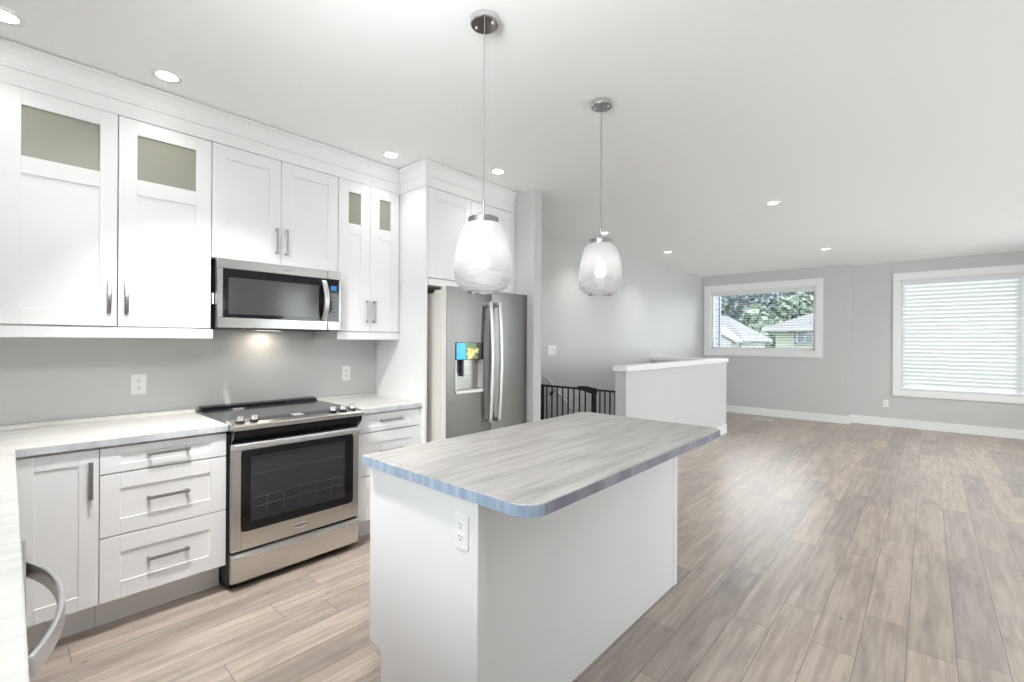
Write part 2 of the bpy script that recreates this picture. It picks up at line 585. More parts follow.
def ribbon(bm, pts, side, w, th_dirs):
    """flat bar: path pts, half-width w along side; th_dirs gives the thickness vector at each point."""
    side = Vector(side)
    rings = []
    for p, t in zip(pts, th_dirs):
        p, t = Vector(p), Vector(t)
        rings.append([bm.verts.new(p + side * w + t), bm.verts.new(p + side * w - t), bm.verts.new(p - side * w - t), bm.verts.new(p - side * w + t)])
    fs = []
    for a, b in zip(rings, rings[1:]):
        for k in range(4):
            fs.append(bm.faces.new((a[k], a[(k + 1) % 4], b[(k + 1) % 4], b[k])))
    fs.append(bm.faces.new(rings[0][::-1]))
    fs.append(bm.faces.new(rings[-1]))
    bmesh.ops.recalc_face_normals(bm, faces=fs)
    es = [e for e in bm.edges if len(e.link_faces) == 2 and e.calc_face_angle(0) > 1.0]
    bmesh.ops.bevel(bm, geom=es, offset=min(w, 0.004) * 0.7, segments=2, affect='EDGES', profile=0.5)
    return bm


def link(name, bm, mat, origin=(0, 0, 0), smooth=False):
    bmesh.ops.translate(bm, verts=bm.verts, vec=-Vector(origin))
    me = bpy.data.meshes.new(name)
    bm.to_mesh(me)
    bm.free()
    me.materials.append(mat)
    if smooth:
        for p in me.polygons:
            p.use_smooth = True
        try:
            me.set_sharp_from_angle(angle=math.radians(35))
        except Exception:
            pass
    o = bpy.data.objects.new(name, me)
    COL.objects.link(o)
    return o


def structure(name, bm, mat, smooth=False, parent=None):
    o = link(name, bm, mat, (0, 0, 0), smooth)
    if parent:
        o.parent = parent
    else:
        o['kind'] = 'structure'
    return o


class Thing:
    def __init__(self, name, label, cat, loc, group=None, rotz=0.0):
        self.o = bpy.data.objects.new(name, None)
        self.o.empty_display_size = 0.05
        COL.objects.link(self.o)
        self.loc = Vector(loc)
        self.o.location = loc
        self.o.rotation_euler = (0, 0, rotz)
        self.o['label'] = label
        self.o['category'] = cat
        if group:
            self.o['group'] = group

    def part(self, name, bm, mat, parent=None, smooth=False, label=None):
        o = link(name, bm, mat, self.loc, smooth)
        o.parent = parent or self.o
        if label:
            o['label'] = label
        return o


def copy_thing(root, loc, label, group=None, rot=None):
    c = root.copy()
    COL.objects.link(c)
    c.location = loc
    c['label'] = label
    if rot is not None:
        c.rotation_euler = rot

    def rec(src, dst):
        for ch in list(src.children):
            d = ch.copy()
            COL.objects.link(d)
            d.parent = dst
            rec(ch, d)
    rec(root, c)
    return c


def text_mesh(body, size, name, mat, origin_thing, centre, xdir, ydir, parent=None, depth=0.0006):
    """lettering: flat raised characters centred at a point, running along xdir with ydir up."""
    cu = bpy.data.curves.new(name, 'FONT')
    cu.body = body
    cu.size = size
    cu.align_x = 'CENTER'
    cu.align_y = 'CENTER'
    cu.extrude = depth
    tmp = bpy.data.objects.new('tmp', cu)
    COL.objects.link(tmp)
    dg = bpy.context.evaluated_depsgraph_get()
    me = bpy.data.meshes.new_from_object(tmp.evaluated_get(dg))
    bpy.data.objects.remove(tmp)
    X, Y = Vector(xdir), Vector(ydir)
    Z = X.cross(Y)
    mtx = Matrix((X, Y, Z)).transposed().to_4x4()
    mtx.translation = Vector(centre) - origin_thing.loc
    me.transform(mtx)
    me.materials.clear()
    me.materials.append(mat)
    o = bpy.data.objects.new(name, me)
    COL.objects.link(o)
    o.parent = parent or origin_thing.o
    return o


# ------------------------------------------------------------------ the room
bm = B()
HX0, HX1, HY0, HY1 = LEFT_X, -2.40, 4.33, 7.33        # stair opening
for x0, x1, y0, y1 in ((LEFT_X - .12, RIGHT_X + .12, BACK_Y - .12, HY0), (HX1, RIGHT_X + .12, HY0, HY1), (LEFT_X - .12, RIGHT_X + .12, HY1, FAR2_Y + .14)):
    box(bm, x0, x1, y0, y1, -0.25, 0)
structure('floor', bm, FLOORM)
bm = B()
box(bm, LEFT_X - .12, RIGHT_X + .12, BACK_Y - .12, FAR2_Y + .14, CEIL, CEIL + .2)
structure('ceiling', bm, CEILM)


def wall_holed_y(bm, y0, y1, x0, x1, z0, z1, holes):
    """wall slab between y0 and y1 with rectangular openings (x0,x1,z0,z1)."""
    xs = x0
    for h in sorted(holes):
        box(bm, xs, h[0], y0, y1, z0, z1)
        box(bm, h[0], h[1], y0, y1, z0, h[2])
        box(bm, h[0], h[1], y0, y1, h[3], z1)
        xs = h[1]
    box(bm, xs, x1, y0, y1, z0, z1)


bm = B()
box(bm, LEFT_X - .12, LEFT_X, BACK_Y - .12, FAR_Y + .14, -2.7, CEIL)
structure('wall_left', bm, WALLM)
bm = B()
ys = BACK_Y - .12
for w in ADDED_SIDE_DOORS:
    box(bm, RIGHT_X, RIGHT_X + .12, ys, w[0], 0, CEIL)
    box(bm, RIGHT_X, RIGHT_X + .12, w[0], w[1], 0, w[2])
    box(bm, RIGHT_X, RIGHT_X + .12, w[0], w[1], w[3], CEIL)
    ys = w[1]
box(bm, RIGHT_X, RIGHT_X + .12, ys, FAR2_Y + .14, 0, CEIL)
structure('wall_right', bm, WALLM)
bm = B()
wall_holed_y(bm, BACK_Y - .12, BACK_Y, LEFT_X, RIGHT_X, 0, CEIL, [SINK_WIN, ADDED_PATIO])
structure('wall_back', bm, WALLM)
bm = B()
wall_holed_y(bm, FAR_Y, FAR_Y + .14, LEFT_X, -0.99, 0, CEIL, [WIN1])
box(bm, -1.11, -0.99, FAR_Y + .14, FAR2_Y + .14, 0, CEIL)
structure('wall_far', bm, WALLM)
bm = B()
wall_holed_y(bm, FAR2_Y, FAR2_Y + .14, -0.99, RIGHT_X, 0, CEIL, [WIN2])
structure('wall_far_right', bm, WALLM)
bm = B()
box(bm, LEFT_X, -2.56, 3.14, 3.248, 0, CEIL, 0.004)
structure('wall_partition', bm, WALLM)

# half walls round the stair opening, with white caps
bm = B()
box(bm, -2.40, -2.28, 4.285, 7.45, -2.7, 1.07)
box(bm, LEFT_X, -2.40, 7.33, 7.45, -2.7, 1.07)
structure('wall_stair', bm, WALLM)
bm = B()
box(bm, -2.422, -2.258, 4.262, 7.475, 1.07, 1.125, 0.004)
structure('trim_1', bm, TRIMW)
bm = B()
box(bm, LEFT_X, -2.424, 7.305, 7.475, 1.07, 1.125, 0.004)
structure('trim_2', bm, TRIMW)
bm = B()
for k in range(12):                                # stair flight going down
    y0 = 4.33 + 0.25 * k
    box(bm, LEFT_X, HX1, y0, y0 + 0.27, -2.7, -0.19 * (k + 1))
structure('stairs', bm, FLOORM)


def skirting(name, poly, depth=0.014, h=0.135):
    """baseboard along a polyline of floor points; the board lies to the right of travel."""
    bm = B()
    pts = [Vector((*p, 0)) for p in poly]
    for a, b in zip(pts, pts[1:]):
        d = (b - a).normalized()
        n = Vector((d.y, -d.x, 0)) * depth
        q = [a - d * 0, b + d * 0, b + n + d * 0, a + n - d * 0]
        lo = [bm.verts.new(v) for v in q]
        hi = [bm.verts.new(v + Vector((0, 0, h))) for v in q]
        fs = [bm.faces.new(lo[::-1]), bm.faces.new(hi)]
        for i in range(4):
            fs.append(bm.faces.new((lo[i], lo[(i + 1) % 4], hi[(i + 1) % 4], hi[i])))
        bmesh.ops.recalc_face_normals(bm, faces=fs)
    structure(name, bm, TRIMW)


skirting('baseboard_far', [(LEFT_X, FAR_Y), (-0.976, FAR_Y)])
skirting('baseboard_return', [(-0.99, FAR_Y - 0.0), (-0.99, FAR2_Y)])
skirting('baseboard_far_right', [(-0.976, FAR2_Y), (RIGHT_X, FAR2_Y)])
skirting('baseboard_stair', [(-2.28, 7.45), (-2.28, 4.285)][::-1])
skirting('baseboard_stair_end', [(-2.266, 7.45), (LEFT_X, 7.45)][::-1])
skirting('baseboard_stair_front', [(-2.40, 4.285), (-2.266, 4.285)])
skirting('baseboard_left', [(LEFT_X, 3.248), (LEFT_X, 4.285)])
skirting('baseboard_left_far', [(LEFT_X, 7.45), (LEFT_X, FAR_Y)])
skirting('baseboard_partition', [(-2.56, 3.14), (-2.56, 3.248)])


def window(n, w, y, out, casing, mullions, head_ext=0.0):
    """casing on the room face at y; 'out' = +1 when outdoors lies to +y."""
    x0, x1, z0, z1 = w
    t = 0.02
    bm = B()
    yy = sorted((y, y - out * t))
    lo, hi = z0 - casing, z1 + casing
    box(bm, x0 - casing, x0, *yy, z0, z1, 0.003)
    box(bm, x1, x1 + casing, *yy, z0, z1, 0.003)
    hy = sorted((y, y - out * (t + 0.006)))
    box(bm, x0 - casing - head_ext, x1 + casing + head_ext, *hy, z1, hi + 0.02, 0.003)
    box(bm, x0 - casing - head_ext, x1 + casing + head_ext, *hy, lo, z0, 0.003)
    root = structure('window_%d' % n, bm, TRIMW)
    bm = B()                                        # jamb and sash frame
    fy = sorted((y + out * 0.075, y + out * 0.12))
    fw_ = 0.045
    box(bm, x0, x0 + fw_, *fy, z0, z1)
    box(bm, x1 - fw_, x1, *fy, z0, z1)
    box(bm, x0 + fw_, x1 - fw_, *fy, z0, z0 + fw_)
    box(bm, x0 + fw_, x1 - fw_, *fy, z1 - fw_, z1)
    for mx in mullions:
        box(bm, mx - 0.022, mx + 0.022, *fy, z0 + fw_, z1 - fw_)
    jy = sorted((y, y + out * 0.14))
    box(bm, x0, x0 + 0.012, *jy, z0, z1)
    box(bm, x1 - 0.012, x1, *jy, z0, z1)
    box(bm, x0, x1, *jy, z0, z0 + 0.012)
    box(bm, x0, x1, *jy, z1 - 0.012, z1)
    structure('window_frame', bm, TRIMW, parent=root)
    bm = B()
    gy = sorted((y + out * 0.095, y + out * 0.101))
    box(bm, x0 + fw_, x1 - fw_, *gy, z0 + fw_, z1 - fw_)
    structure('window_pane', bm, WGLASS, parent=root)
    return root


window(1, WIN1, FAR_Y, 1, 0.112, [])
window(2, WIN2, FAR2_Y, 1, 0.092, [1.0])
window(3, SINK_WIN, BACK_Y, -1, 0.08, [-1.15])
window(4, ADDED_PATIO, BACK_Y, -1, 0.08, [1.81])
for k, w in enumerate(ADDED_SIDE_DOORS):                     # added glass doors, out of view, bringing in daylight
    bm = B()
    for a, b in ((w[0] - .08, w[0]), (w[1], w[1] + .08)):
        box(bm, RIGHT_X - .02, RIGHT_X, a, b, 0, w[3] + .08)
    box(bm, RIGHT_X - .02, RIGHT_X, w[0], w[1], w[3], w[3] + .08)
    ym = (w[0] + w[1]) / 2
    for a in (w[0], ym - .04, w[1] - .08):
        box(bm, RIGHT_X + .04, RIGHT_X + .08, a, a + .08, w[2], w[3])
    for a in (w[2], w[3] - .08):
        box(bm, RIGHT_X + .04, RIGHT_X + .08, w[0] + .08, w[1] - .08, a, a + .08)
    root = structure('window_%d' % (5 + k), bm, TRIMW)
    bm = B()
    box(bm, RIGHT_X + .058, RIGHT_X + .064, w[0] + .08, w[1] - .08, w[2] + .08, w[3] - .08)
    structure('window_pane', bm, WGLASS, parent=root)

# ------------------------------------------------------------------ kitchen cabinets
DEPTH_UP, DEPTH_BASE = -3.12, -2.852      # faces of the carcases
UPX, BASEX, TALLX = -3.10, -2.83, -2.78   # faces of the doors


def shaker(bm, xf, y0, y1, z0, z1, w=0.065, wz=None, th=0.02, panes=None, rec=0.0065):
    """shaker front facing +x at xf; panes: list of (za, zb) openings left open for glass."""
    wz = wz or w
    b = 0.0012
    box(bm, xf - th, xf, y0, y0 + w, z0, z1, b, 1)
    box(bm, xf - th, xf, y1 - w, y1, z0, z1, b, 1)
    ya, yb = y0 + w, y1 - w
    if not panes:
        box(bm, xf - th, xf, ya, yb, z0, z0 + wz, b, 1)
        box(bm, xf - th, xf, ya, yb, z1 - wz, z1, b, 1)
        box(bm, xf - th, xf - rec, ya, yb, z0 + wz, z1 - wz)
    else:
        ga, gb, pa, pb = panes
        box(bm, xf - th, xf, ya, yb, z0, pa, b, 1)
        box(bm, xf - th, xf, ya, yb, pb, ga, b, 1)
        box(bm, xf - th, xf, ya, yb, gb, z1, b, 1)
        box(bm, xf - th, xf - rec, ya, yb, pa, pb)
    return bm


def bar_pull(xf, c, length, vertical, bow=0.0):
    """flat bar pull standing off a face that looks to +x; c = (y, z) of its middle."""
    bm = B()
    h = length / 2
    w, t, so = 0.0075, 0.004, 0.026
    y, z = c
    if vertical:
        if bow:
            n = 12
            pts, th = [], []
            for i in range(n + 1):
                s = -1 + 2 * i / n
                pts.append((xf + so - bow * s * s, y, z + s * h))
                th.append((t, 0, 0))
            ribbon(bm, pts, (0, 1, 0), w * 1.15, th)
        else:
            box(bm, xf + so - t, xf + so + t, y - w, y + w, z - h, z + h, 0.0015)
        for s in (-1, 1):
            box(bm, xf, xf + so - bow * 0.6, y - w * .8, y + w * .8, z + s * (h - 0.010) - .006, z + s * (h - 0.010) + .006, 0.001, 1)
    else:
        box(bm, xf + so - t, xf + so + t, y - h, y + h, z - w, z + w, 0.0015)
        for s in (-1, 1):
            box(bm, xf, xf + so, y + s * (h - 0.010) - .006, y + s * (h - 0.010) + .006, z - w * .8, z + w * .8, 0.001, 1)
    return bm


def carcase(bm, x0, x1, y0, y1, z0, z1, t=0.018):
    """open-fronted box, front edges at x1."""
    box(bm, x0, x1, y0, y0 + t, z0, z1)
    box(bm, x0, x1, y1 - t, y1, z0, z1)
    box(bm, x0, x1, y0 + t, y1 - t, z0, z0 + t)
    box(bm, x0, x1, y0 + t, y1 - t, z1 - t, z1)
    box(bm, x0, x0 + t, y0 + t, y1 - t, z0 + t, z1 - t)


WX = LEFT_X + 0.003
# upper cabinet with two tall doors, left of the microwave
t = Thing('upper_cabinet', 'wide white upper cabinet with frosted panes, left of the microwave', 'cabinet', (WX, 0.43, 1.378))
bm = B()
carcase(bm, WX, DEPTH_UP, 0.006, 0.842, 1.42, 2.523)
t.part('carcase', bm, CAB)
bm = B()
box(bm, DEPTH_UP - 0.02, UPX, 0.006, 0.85, 1.378, 1.432, 0.002, 1)
t.part('light_valance', bm, CAB)
for y0, y1, xo, hy in ((0.011, 0.4185, 0.006, 0.387), (0.4235, 0.838, 0, 0.456)):
    bm = B()
    shaker(bm, UPX + xo, y0, y1, 1.438, 2.521, 0.068 if xo else 0.076, 0.074, panes=(2.212, 2.446, 1.513, 2.132))
    d = t.part('door', bm, CAB)
    bm = B()
    box(bm, UPX + xo - 0.016, UPX + xo - 0.010, y0 + 0.06, y1 - 0.06, 2.205, 2.452)
    t.part('glass_pane', bm, FROST, d, label='frosted olive-grey glass pane')
    t.part('handle', bar_pull(UPX + xo, (hy, 1.583), 0.165, True, 0.016), NICKEL, d, label='bowed brushed nickel pull')

# cabinet over the microwave
t = Thing('upper_cabinet', 'short white two-door cabinet directly above the microwave', 'cabinet', (WX, 1.23, 1.846))
bm = B()
carcase(bm, WX, DEPTH_UP, 0.843, 1.616, 1.848, 2.523)
t.part('carcase', bm, CAB)
for y0, y1, hy in ((0.843, 1.2275, 1.199), (1.2305, 1.614, 1.257)):
    bm = B()
    shaker(bm, UPX, y0, y1, 1.852, 2.521, 0.072, 0.078)
    d = t.part('door', bm, CAB)
    t.part('handle', bar_pull(UPX, (hy, 2.0), 0.165, True), NICKEL, d, label='straight brushed nickel pull')

# narrow upper cabinet between microwave and fridge panel
t = Thing('upper_cabinet', 'narrow white upper cabinet with small panes, right of the microwave', 'cabinet', (WX, 1.87, 1.378))
bm = B()
carcase(bm, WX, DEPTH_UP, 1.618, 2.133, 1.42, 2.523)
t.part('carcase', bm, CAB)
bm = B()
box(bm, DEPTH_UP - 0.02, UPX, 1.612, 2.133, 1.378, 1.432, 0.002, 1)
box(bm, WX, DEPTH_UP - 0.02, 1.612, 1.63, 1.378, 1.42)
t.part('light_valance', bm, CAB)
for y0, y1, hy in ((1.62, 1.8685, 1.843), (1.8715, 2.122, 1.902)):
    bm = B()
    shaker(bm, UPX, y0, y1, 1.438, 2.523, 0.076, 0.088, panes=(2.216, 2.443, 1.526, 2.138))
    d = t.part('door', bm, CAB)
    bm = B()
    box(bm, UPX - 0.016, UPX - 0.010, y0 + 0.06, y1 - 0.06, 2.208, 2.450)
    t.part('glass_pane', bm, FROST, d, label='frosted olive-grey glass pane')
    t.part('handle', bar_pull(UPX, (hy, 1.585), 0.165, True), NICKEL, d, label='straight brushed nickel pull')

# tall side panel and the cabinet above the fridge
t = Thing('side_panel', 'tall white panel boarding in the left side of the fridge', 'panel', (WX, 2.145, 0))
bm = B()
box(bm, WX, TALLX, 2.135, 2.156, 0, 2.5235, 0.001, 1)
t.part('board', bm, CAB)
t = Thing('upper_cabinet', 'deep white two-door cabinet above the fridge', 'cabinet', (WX, 2.6, 1.788))
bm = B()
carcase(bm, WX, TALLX - 0.021, 2.158, 3.136, 1.79, 2.523)
box(bm, TALLX - 0.021, TALLX, 3.068, 3.136, 1.79, 2.523)
box(bm, TALLX - 0.021, TALLX, 2.158, 3.068, 1.79, 1.842)
t.part('carcase', bm, CAB)
for y0, y1 in ((2.160, 2.596), (2.599, 3.066)):
    bm = B()
    shaker(bm, TALLX, y0, y1, 1.848, 2.521, 0.066, 0.08)
    d = t.part('door', bm, CAB)

# frieze board and crown moulding above all of them, mitred round the corners
path = [(DEPTH_UP, 0.006 - 0.62), (DEPTH_UP, 2.1505), (TALLX - 0.018, 2.1505), (TALLX - 0.018, 3.138)]
prof = [(0.018, 2.5255), (0.018, 2.598), (0.023, 2.602), (0.023, 2.612), (0.026, 2.622), (0.031, 2.650), (0.042, 2.678), (0.050, 2.690), (0.055, 2.694), (0.055, 2.7055)]
bm = B()
nrm = [(1, 0), (0, -1), (1, 0)]
rows = []
for i, (px, py) in enumerate(path):
    ns = ([nrm[i - 1]] if i > 0 else []) + ([nrm[i]] if i < len(nrm) else [])
    nx, ny = sum(n[0] for n in ns), sum(n[1] for n in ns)
    rows.append([bm.verts.new((px + nx * d, py + ny * d, z)) for d, z in prof] + [bm.verts.new((px - nx * 0.004, py - ny * 0.004, z)) for z in (2.7055, 2.5255)])
fs = []
k = len(rows[0])
for a, b in zip(rows, rows[1:]):
    for j in range(k):
        fs.append(bm.faces.new((a[j], a[(j + 1) % k], b[(j + 1) % k], b[j])))
fs.append(bm.faces.new(rows[0]))
fs.append(bm.faces.new(rows[-1][::-1]))
bmesh.ops.recalc_face_normals(bm, faces=fs)
structure('trim_3', bm, CAB)

# base cabinets
BX0 = LEFT_X + 0.003


def base_carcase(y0, y1):
    bm = B()
    carcase(bm, BX0, DEPTH_BASE, y0, y1, 0.146, 0.873)
    return bm


def toe(y0, y1):
    bm = B()
    box(bm, -2.965, -2.947, y0, y1, 0.0, 0.146)
    return bm


t = Thing('base_cabinet', 'white base cabinet with one door in the counter corner', 'cabinet', (BX0, 0.19, 0))
t.part('carcase', base_carcase(-0.60, 0.324), CAB)
t.part('toe_kick', toe(-0.60, 0.324), CAB)
bm = B()
shaker(bm, BASEX, 0.048, 0.3235, 0.150, 0.866, 0.068, 0.064)
box(bm, DEPTH_BASE, BASEX - 0.004, -0.02, 0.046, 0.150, 0.866)
d = t.part('door', bm, CAB)
t.part('handle', bar_pull(BASEX, (0.294, 0.730), 0.170, True), NICKEL, d, label='upright flat nickel pull')


def drawer_base(label, y0, y1, ya, yb):
    t = Thing('base_cabinet', label, 'cabinet', (BX0, (y0 + y1) / 2, 0))
    t.part('carcase', base_carcase(y0, y1), CAB)
    t.part('toe_kick', toe(y0, y1), CAB)
    for (z0, z1, wz, hz) in ((0.746, 0.866, 0.038, 0.816), (0.452, 0.740, 0.074, 0.602), (0.150, 0.446, 0.078, 0.306)):
        bm = B()
        shaker(bm, BASEX, ya, yb, z0, z1, 0.074, wz)
        d = t.part('drawer', bm, CAB)
        t.part('handle', bar_pull(BASEX, ((ya + yb) / 2, hz), 0.176, False), NICKEL, d, label='horizontal nickel pull')
    return t


drawer_base('white three-drawer base cabinet left of the range, beside the corner door', 0.326, 0.844, 0.3265, 0.8425)
drawer_base('white three-drawer base cabinet between the range and the fridge panel', 1.618, 2.133, 1.622, 2.131)

# countertops
CT0, CT1 = 0.876, 0.914
FX = -2.812
t = Thing('countertop', 'pale streaked L-shaped countertop in the left foreground', 'countertop', (BX0, 0, CT0))
edge = [(FX, 0.846), (FX, 0.060), (-0.60, 0.030), (0.62, 0.014), (0.62, BACK_Y + .004), (BX0, BACK_Y + .004), (BX0, 0.846)]
bm = B()
prism(bm, edge, 'z', CT0, CT1, 0.004)
t.part('slab', bm, CTOP)
bm = B()
box(bm, BX0, BX0 + 0.02, BACK_Y + .03, 0.846, CT1, CT1 + 0.022, 0.003)
box(bm, BX0, 0.62, BACK_Y + .004, BACK_Y + .024, CT1, CT1 + 0.022, 0.003)
t.part('backsplash_lip', bm, CTOP)
bm = B()
box(bm, FX - 0.001, FX + 0.0015, 0.062, 0.846, CT0 + .003, CT1 - .005)
t.part('edge_band', bm, EDGEC, label='grey edge strip')
t = Thing('countertop', 'short pale countertop between the range and the fridge panel', 'countertop', (BX0, 1.87, CT0))
bm = B()
box(bm, BX0, FX, 1.612, 2.133, CT0, CT1, 0.004)
t.part('slab', bm, CTOP)
bm = B()
box(bm, BX0, BX0 + 0.02, 1.612, 2.133, CT1, CT1 + 0.022, 0.003)
t.part('backsplash_lip', bm, CTOP)
bm = B()
box(bm, FX - 0.001, FX + 0.0015, 1.616, 2.131, CT0 + .003, CT1 - .005)
t.part('edge_band', bm, EDGEC, label='grey edge strip')

# ------------------------------------------------------------------ range
RX, RY0, RY1 = -2.79, 0.8505, 1.606
RYM = (RY0 + RY1) / 2
t = Thing('range', 'stainless slide-in electric range with black glass cooktop', 'range', (-3.1, RYM, 0))
bm = B()
box(bm, BX0 + .02, RX - 0.03, RY0, RY1, 0.03, 0.90)
for yy in (RY0 + 0.02, RY1 - 0.06):
    for xx in (-3.38, RX - 0.12):
        box(bm, xx, xx + 0.04, yy, yy + 0.04, 0, 0.03)
t.part('body', bm, BLACKP, label='black enamel body')
bm = B()
box(bm, -3.42, -2.86, RY0 - .002, RY1 + .002, 0.900, 0.926, 0.003)
t.part('cooktop', bm, GLASSTOP, label='dark glass cooktop')
bm = B()
prism(bm, [(-3.425, 0.926), (-3.36, 0.926), (-3.372, 0.944), (-3.425, 0.950)], 'y', RY0 + 0.014, RY1 - 0.010)
t.part('rear_vent_trim', bm, BLACKG, label='raised glossy black rear trim')
bm = B()                                            # sloping control panel with a steel nose
prism(bm, [(-2.86, 0.928), (-2.775, 0.921), (-2.742, 0.914), (-2.734, 0.906), (-2.737, 0.884), (-2.79, 0.876), (-2.86, 0.880)], 'y', RY0 - .002, RY1 + .002)
cp = t.part('control_panel', bm, STEEL)
bm = B()
prism(bm, [(-2.858, 0.9285), (-2.782, 0.9222), (-2.782, 0.921), (-2.858, 0.927)], 'y', RY0 + 0.135, RY1 - 0.03)
t.part('touch_glass', bm, BLACKG, cp, label='black glass control strip')
bm = B()
prism(bm, [(-2.852, 0.9288), (-2.796, 0.924), (-2.796, 0.923), (-2.852, 0.928)], 'y', 1.19, 1.25)
t.part('display', bm, LOGOM, cp, label='pale display window')
for ky in (0.897, 0.968, 1.425, 1.492, 1.556):
    kx, kz = -2.790, 0.9215
    bm = B()
    lathe(bm, (kx, ky, kz), [(0.024, 0.0), (0.024, 0.007), (0.021, 0.009)], 24, True, True)
    kb = t.part('knob', bm, BLACKP, cp, smooth=True)
    bm = B()
    lathe(bm, (kx, ky, kz + 0.009), [(0.0185, 0.0), (0.0175, 0.020), (0.0145, 0.024)], 24, True, True)
    box(bm, kx - 0.02, kx + 0.02, ky - 0.005, ky + 0.005, kz + 0.024, kz + 0.034, 0.002)
    t.part('knob_cap', bm, CHROME, kb, smooth=True, label='chrome grip')
bm = B()                                            # black recess under the nose
prism(bm, [(-2.742, 0.880), (-2.752, 0.845), (-2.79, 0.812), (-2.83, 0.812), (-2.83, 0.884)], 'y', RY0 + 0.004, RY1 - 0.004)
t.part('vent_recess', bm, BLACKG, label='glossy black band under the controls')
bm = B()                                            # oven door frame
DX0, DX1 = RX - 0.03, RX + 0.005
wy0, wy1, wz0, wz1 = 0.905, 1.560, 0.322, 0.762
box(bm, DX0, DX1, RY0 + .003, wy0, 0.220, 0.805, 0.003)
box(bm, DX0, DX1, wy1, RY1 - .003, 0.220, 0.805, 0.003)
box(bm, DX0, DX1, wy0, wy1, 0.220, wz0, 0.003)
box(bm, DX0, DX1, wy0, wy1, wz1, 0.805, 0.003)
dr = t.part('oven_door', bm, STEEL)
bm = B()
poly = []
rad = 0.028
for cy, cz, a0 in ((wy1 - rad, wz1 - rad, 0), (wy0 + rad, wz1 - rad, 90), (wy0 + rad, wz0 + rad, 180), (wy1 - rad, wz0 + rad, 270)):
    for i in range(7):
        a = math.radians(a0 + 15 * i)
        poly.append((cy + rad * math.cos(a), cz + rad * math.sin(a)))
poly = [(y + (0.004 if y > RYM else -0.004), z + (0.004 if z > 0.54 else -0.004)) for y, z in poly]
prism(bm, poly, 'x', DX0 + .005, DX1 + 0.002)
ow = t.part('oven_window', bm, BLACKG, dr, label='black glass surround')
bm = B()
box(bm, DX1, DX1 + 0.0032, wy0 + 0.045, wy1 - 0.055, wz0 + 0.045, wz1 - 0.035)
t.part('inner_pane', bm, OVENGLASS, dr, label='smoky see-through centre')
bm = B()                                            # rack wires seen through the pane
for z, n in ((0.635, 1), (0.505, 1), (0.455, 1)):
    tube(bm, [(DX1 + .0032, wy0 + 0.06, z - 0.012), (DX1 + .0032, RYM, z), (DX1 + .0032, wy1 - 0.07, z - 0.004)], 0.0018, 6)
for k in range(5):
    y = wy0 + 0.13 + 0.095 * k
    tube(bm, [(DX1 + .0032, y, 0.50), (DX1 + .0032, y, 0.40)], 0.0012, 6)
t.part('rack', bm, DARKGAP, dr, smooth=True)
bm = B()                                            # broad handle lip along the top edge
box(bm, DX1 - 0.01, DX1 + 0.030, RY0 + .001, RY1 - .001, 0.775, 0.808, 0.006, 3)
t.part('door_handle', bm, HANDLE_S, dr, smooth=True)
text_mesh('Whirlpool', 0.022, 'lettering', LOGOD, t, (DX1 + 0.001, RYM - 0.005, 0.268), (0, 1, 0), (0, 0, 1), dr)
bm = B()
tube(bm, [(DX1 + .001, RYM - 0.005 + 0.044 * math.cos(a * PI / 12), 0.27 + 0.014 * math.sin(a * PI / 12)) for a in range(2, 23)], 0.0012, 6)
t.part('emblem', bm, LOGOM, dr)
bm = B()                                            # storage drawer with a curved pull lip
n = 20
va, vb, vc, vd, ve = [], [], [], [], []
box(bm, DX0, DX1, RY0 + .003, RY1 - .003, 0.048, 0.208, 0.004)
sd = t.part('storage_drawer', bm, STEEL)
bm = B()
pts, th = [], []
rows = []
for i in range(n + 1):
    s = -1 + 2 * i / n
    y = RYM + s * (RY1 - RY0 - 0.008) / 2
    zc = 0.176 - 0.0 + 0.020 * s * s
    rows.append([bm.verts.new(v) for v in ((DX1, y, 0.206), (DX1 + 0.012, y, 0.204), (DX1 + 0.016, y, zc + 0.006), (DX1 + 0.010, y, zc - 0.004), (DX1, y, zc - 0.008))])
fs = []
for a, b in zip(rows, rows[1:]):
    for j in range(5):
        fs.append(bm.faces.new((a[j], a[(j + 1) % 5], b[(j + 1) % 5], b[j])))
fs += [bm.faces.new(rows[0]), bm.faces.new(rows[-1][::-1])]
bmesh.ops.recalc_face_normals(bm, faces=fs)
t.part('drawer_lip', bm, HANDLE_S, sd)

# ------------------------------------------------------------------ microwave
MX, MY0, MY1, MZ0, MZ1 = -3.04, 0.855, 1.607, 1.440, 1.845
t = Thing('microwave', 'stainless over-the-range microwave with black window', 'microwave', (-3.24, 1.23, MZ0))
bm = B()
box(bm, BX0, MX - 0.045, MY0 + 0.004, MY1 - 0.004, MZ0 + 0.006, MZ1 - 0.001)
t.part('body', bm, BLACKP, label='black casing')
bm = B()
DV = 1.513                                           # right edge of the door
a, bz = 1.503, 1.787
box(bm, MX - 0.044, MX, MY0, DV, bz, MZ1, 0.004)
box(bm, MX - 0.044, MX, MY0, DV, MZ0, a, 0.004)
box(bm, MX - 0.044, MX, MY0, MY0 + 0.028, a, bz, 0.002)
box(bm, MX - 0.044, MX - 0.004, MY0 + 0.028, DV, a, bz)
md = t.part('door', bm, STEELM)
bm = B()
box(bm, MX - 0.004, MX - 0.0005, MY0 + 0.028, DV, a, bz)
t.part('door_glass', bm, BLACKG, md, label='glossy black glass')
bm = B()
box(bm, MX - 0.0006, MX + 0.0004, 0.912, 1.452, 1.524, 1.738)
t.part('window_screen', bm, MESHGLASS, md, label='grey perforated see-through window')
bm = B()
pts, th = [], []
for i in range(17):
    s = -1 + 2 * i / 16
    pts.append((MX + 0.046 - 0.040 * abs(s) ** 2.0, 1.482 + 0.004 * (1 - s * s), 1.641 + s * 0.134))
    th.append((0.006, 0, 0))
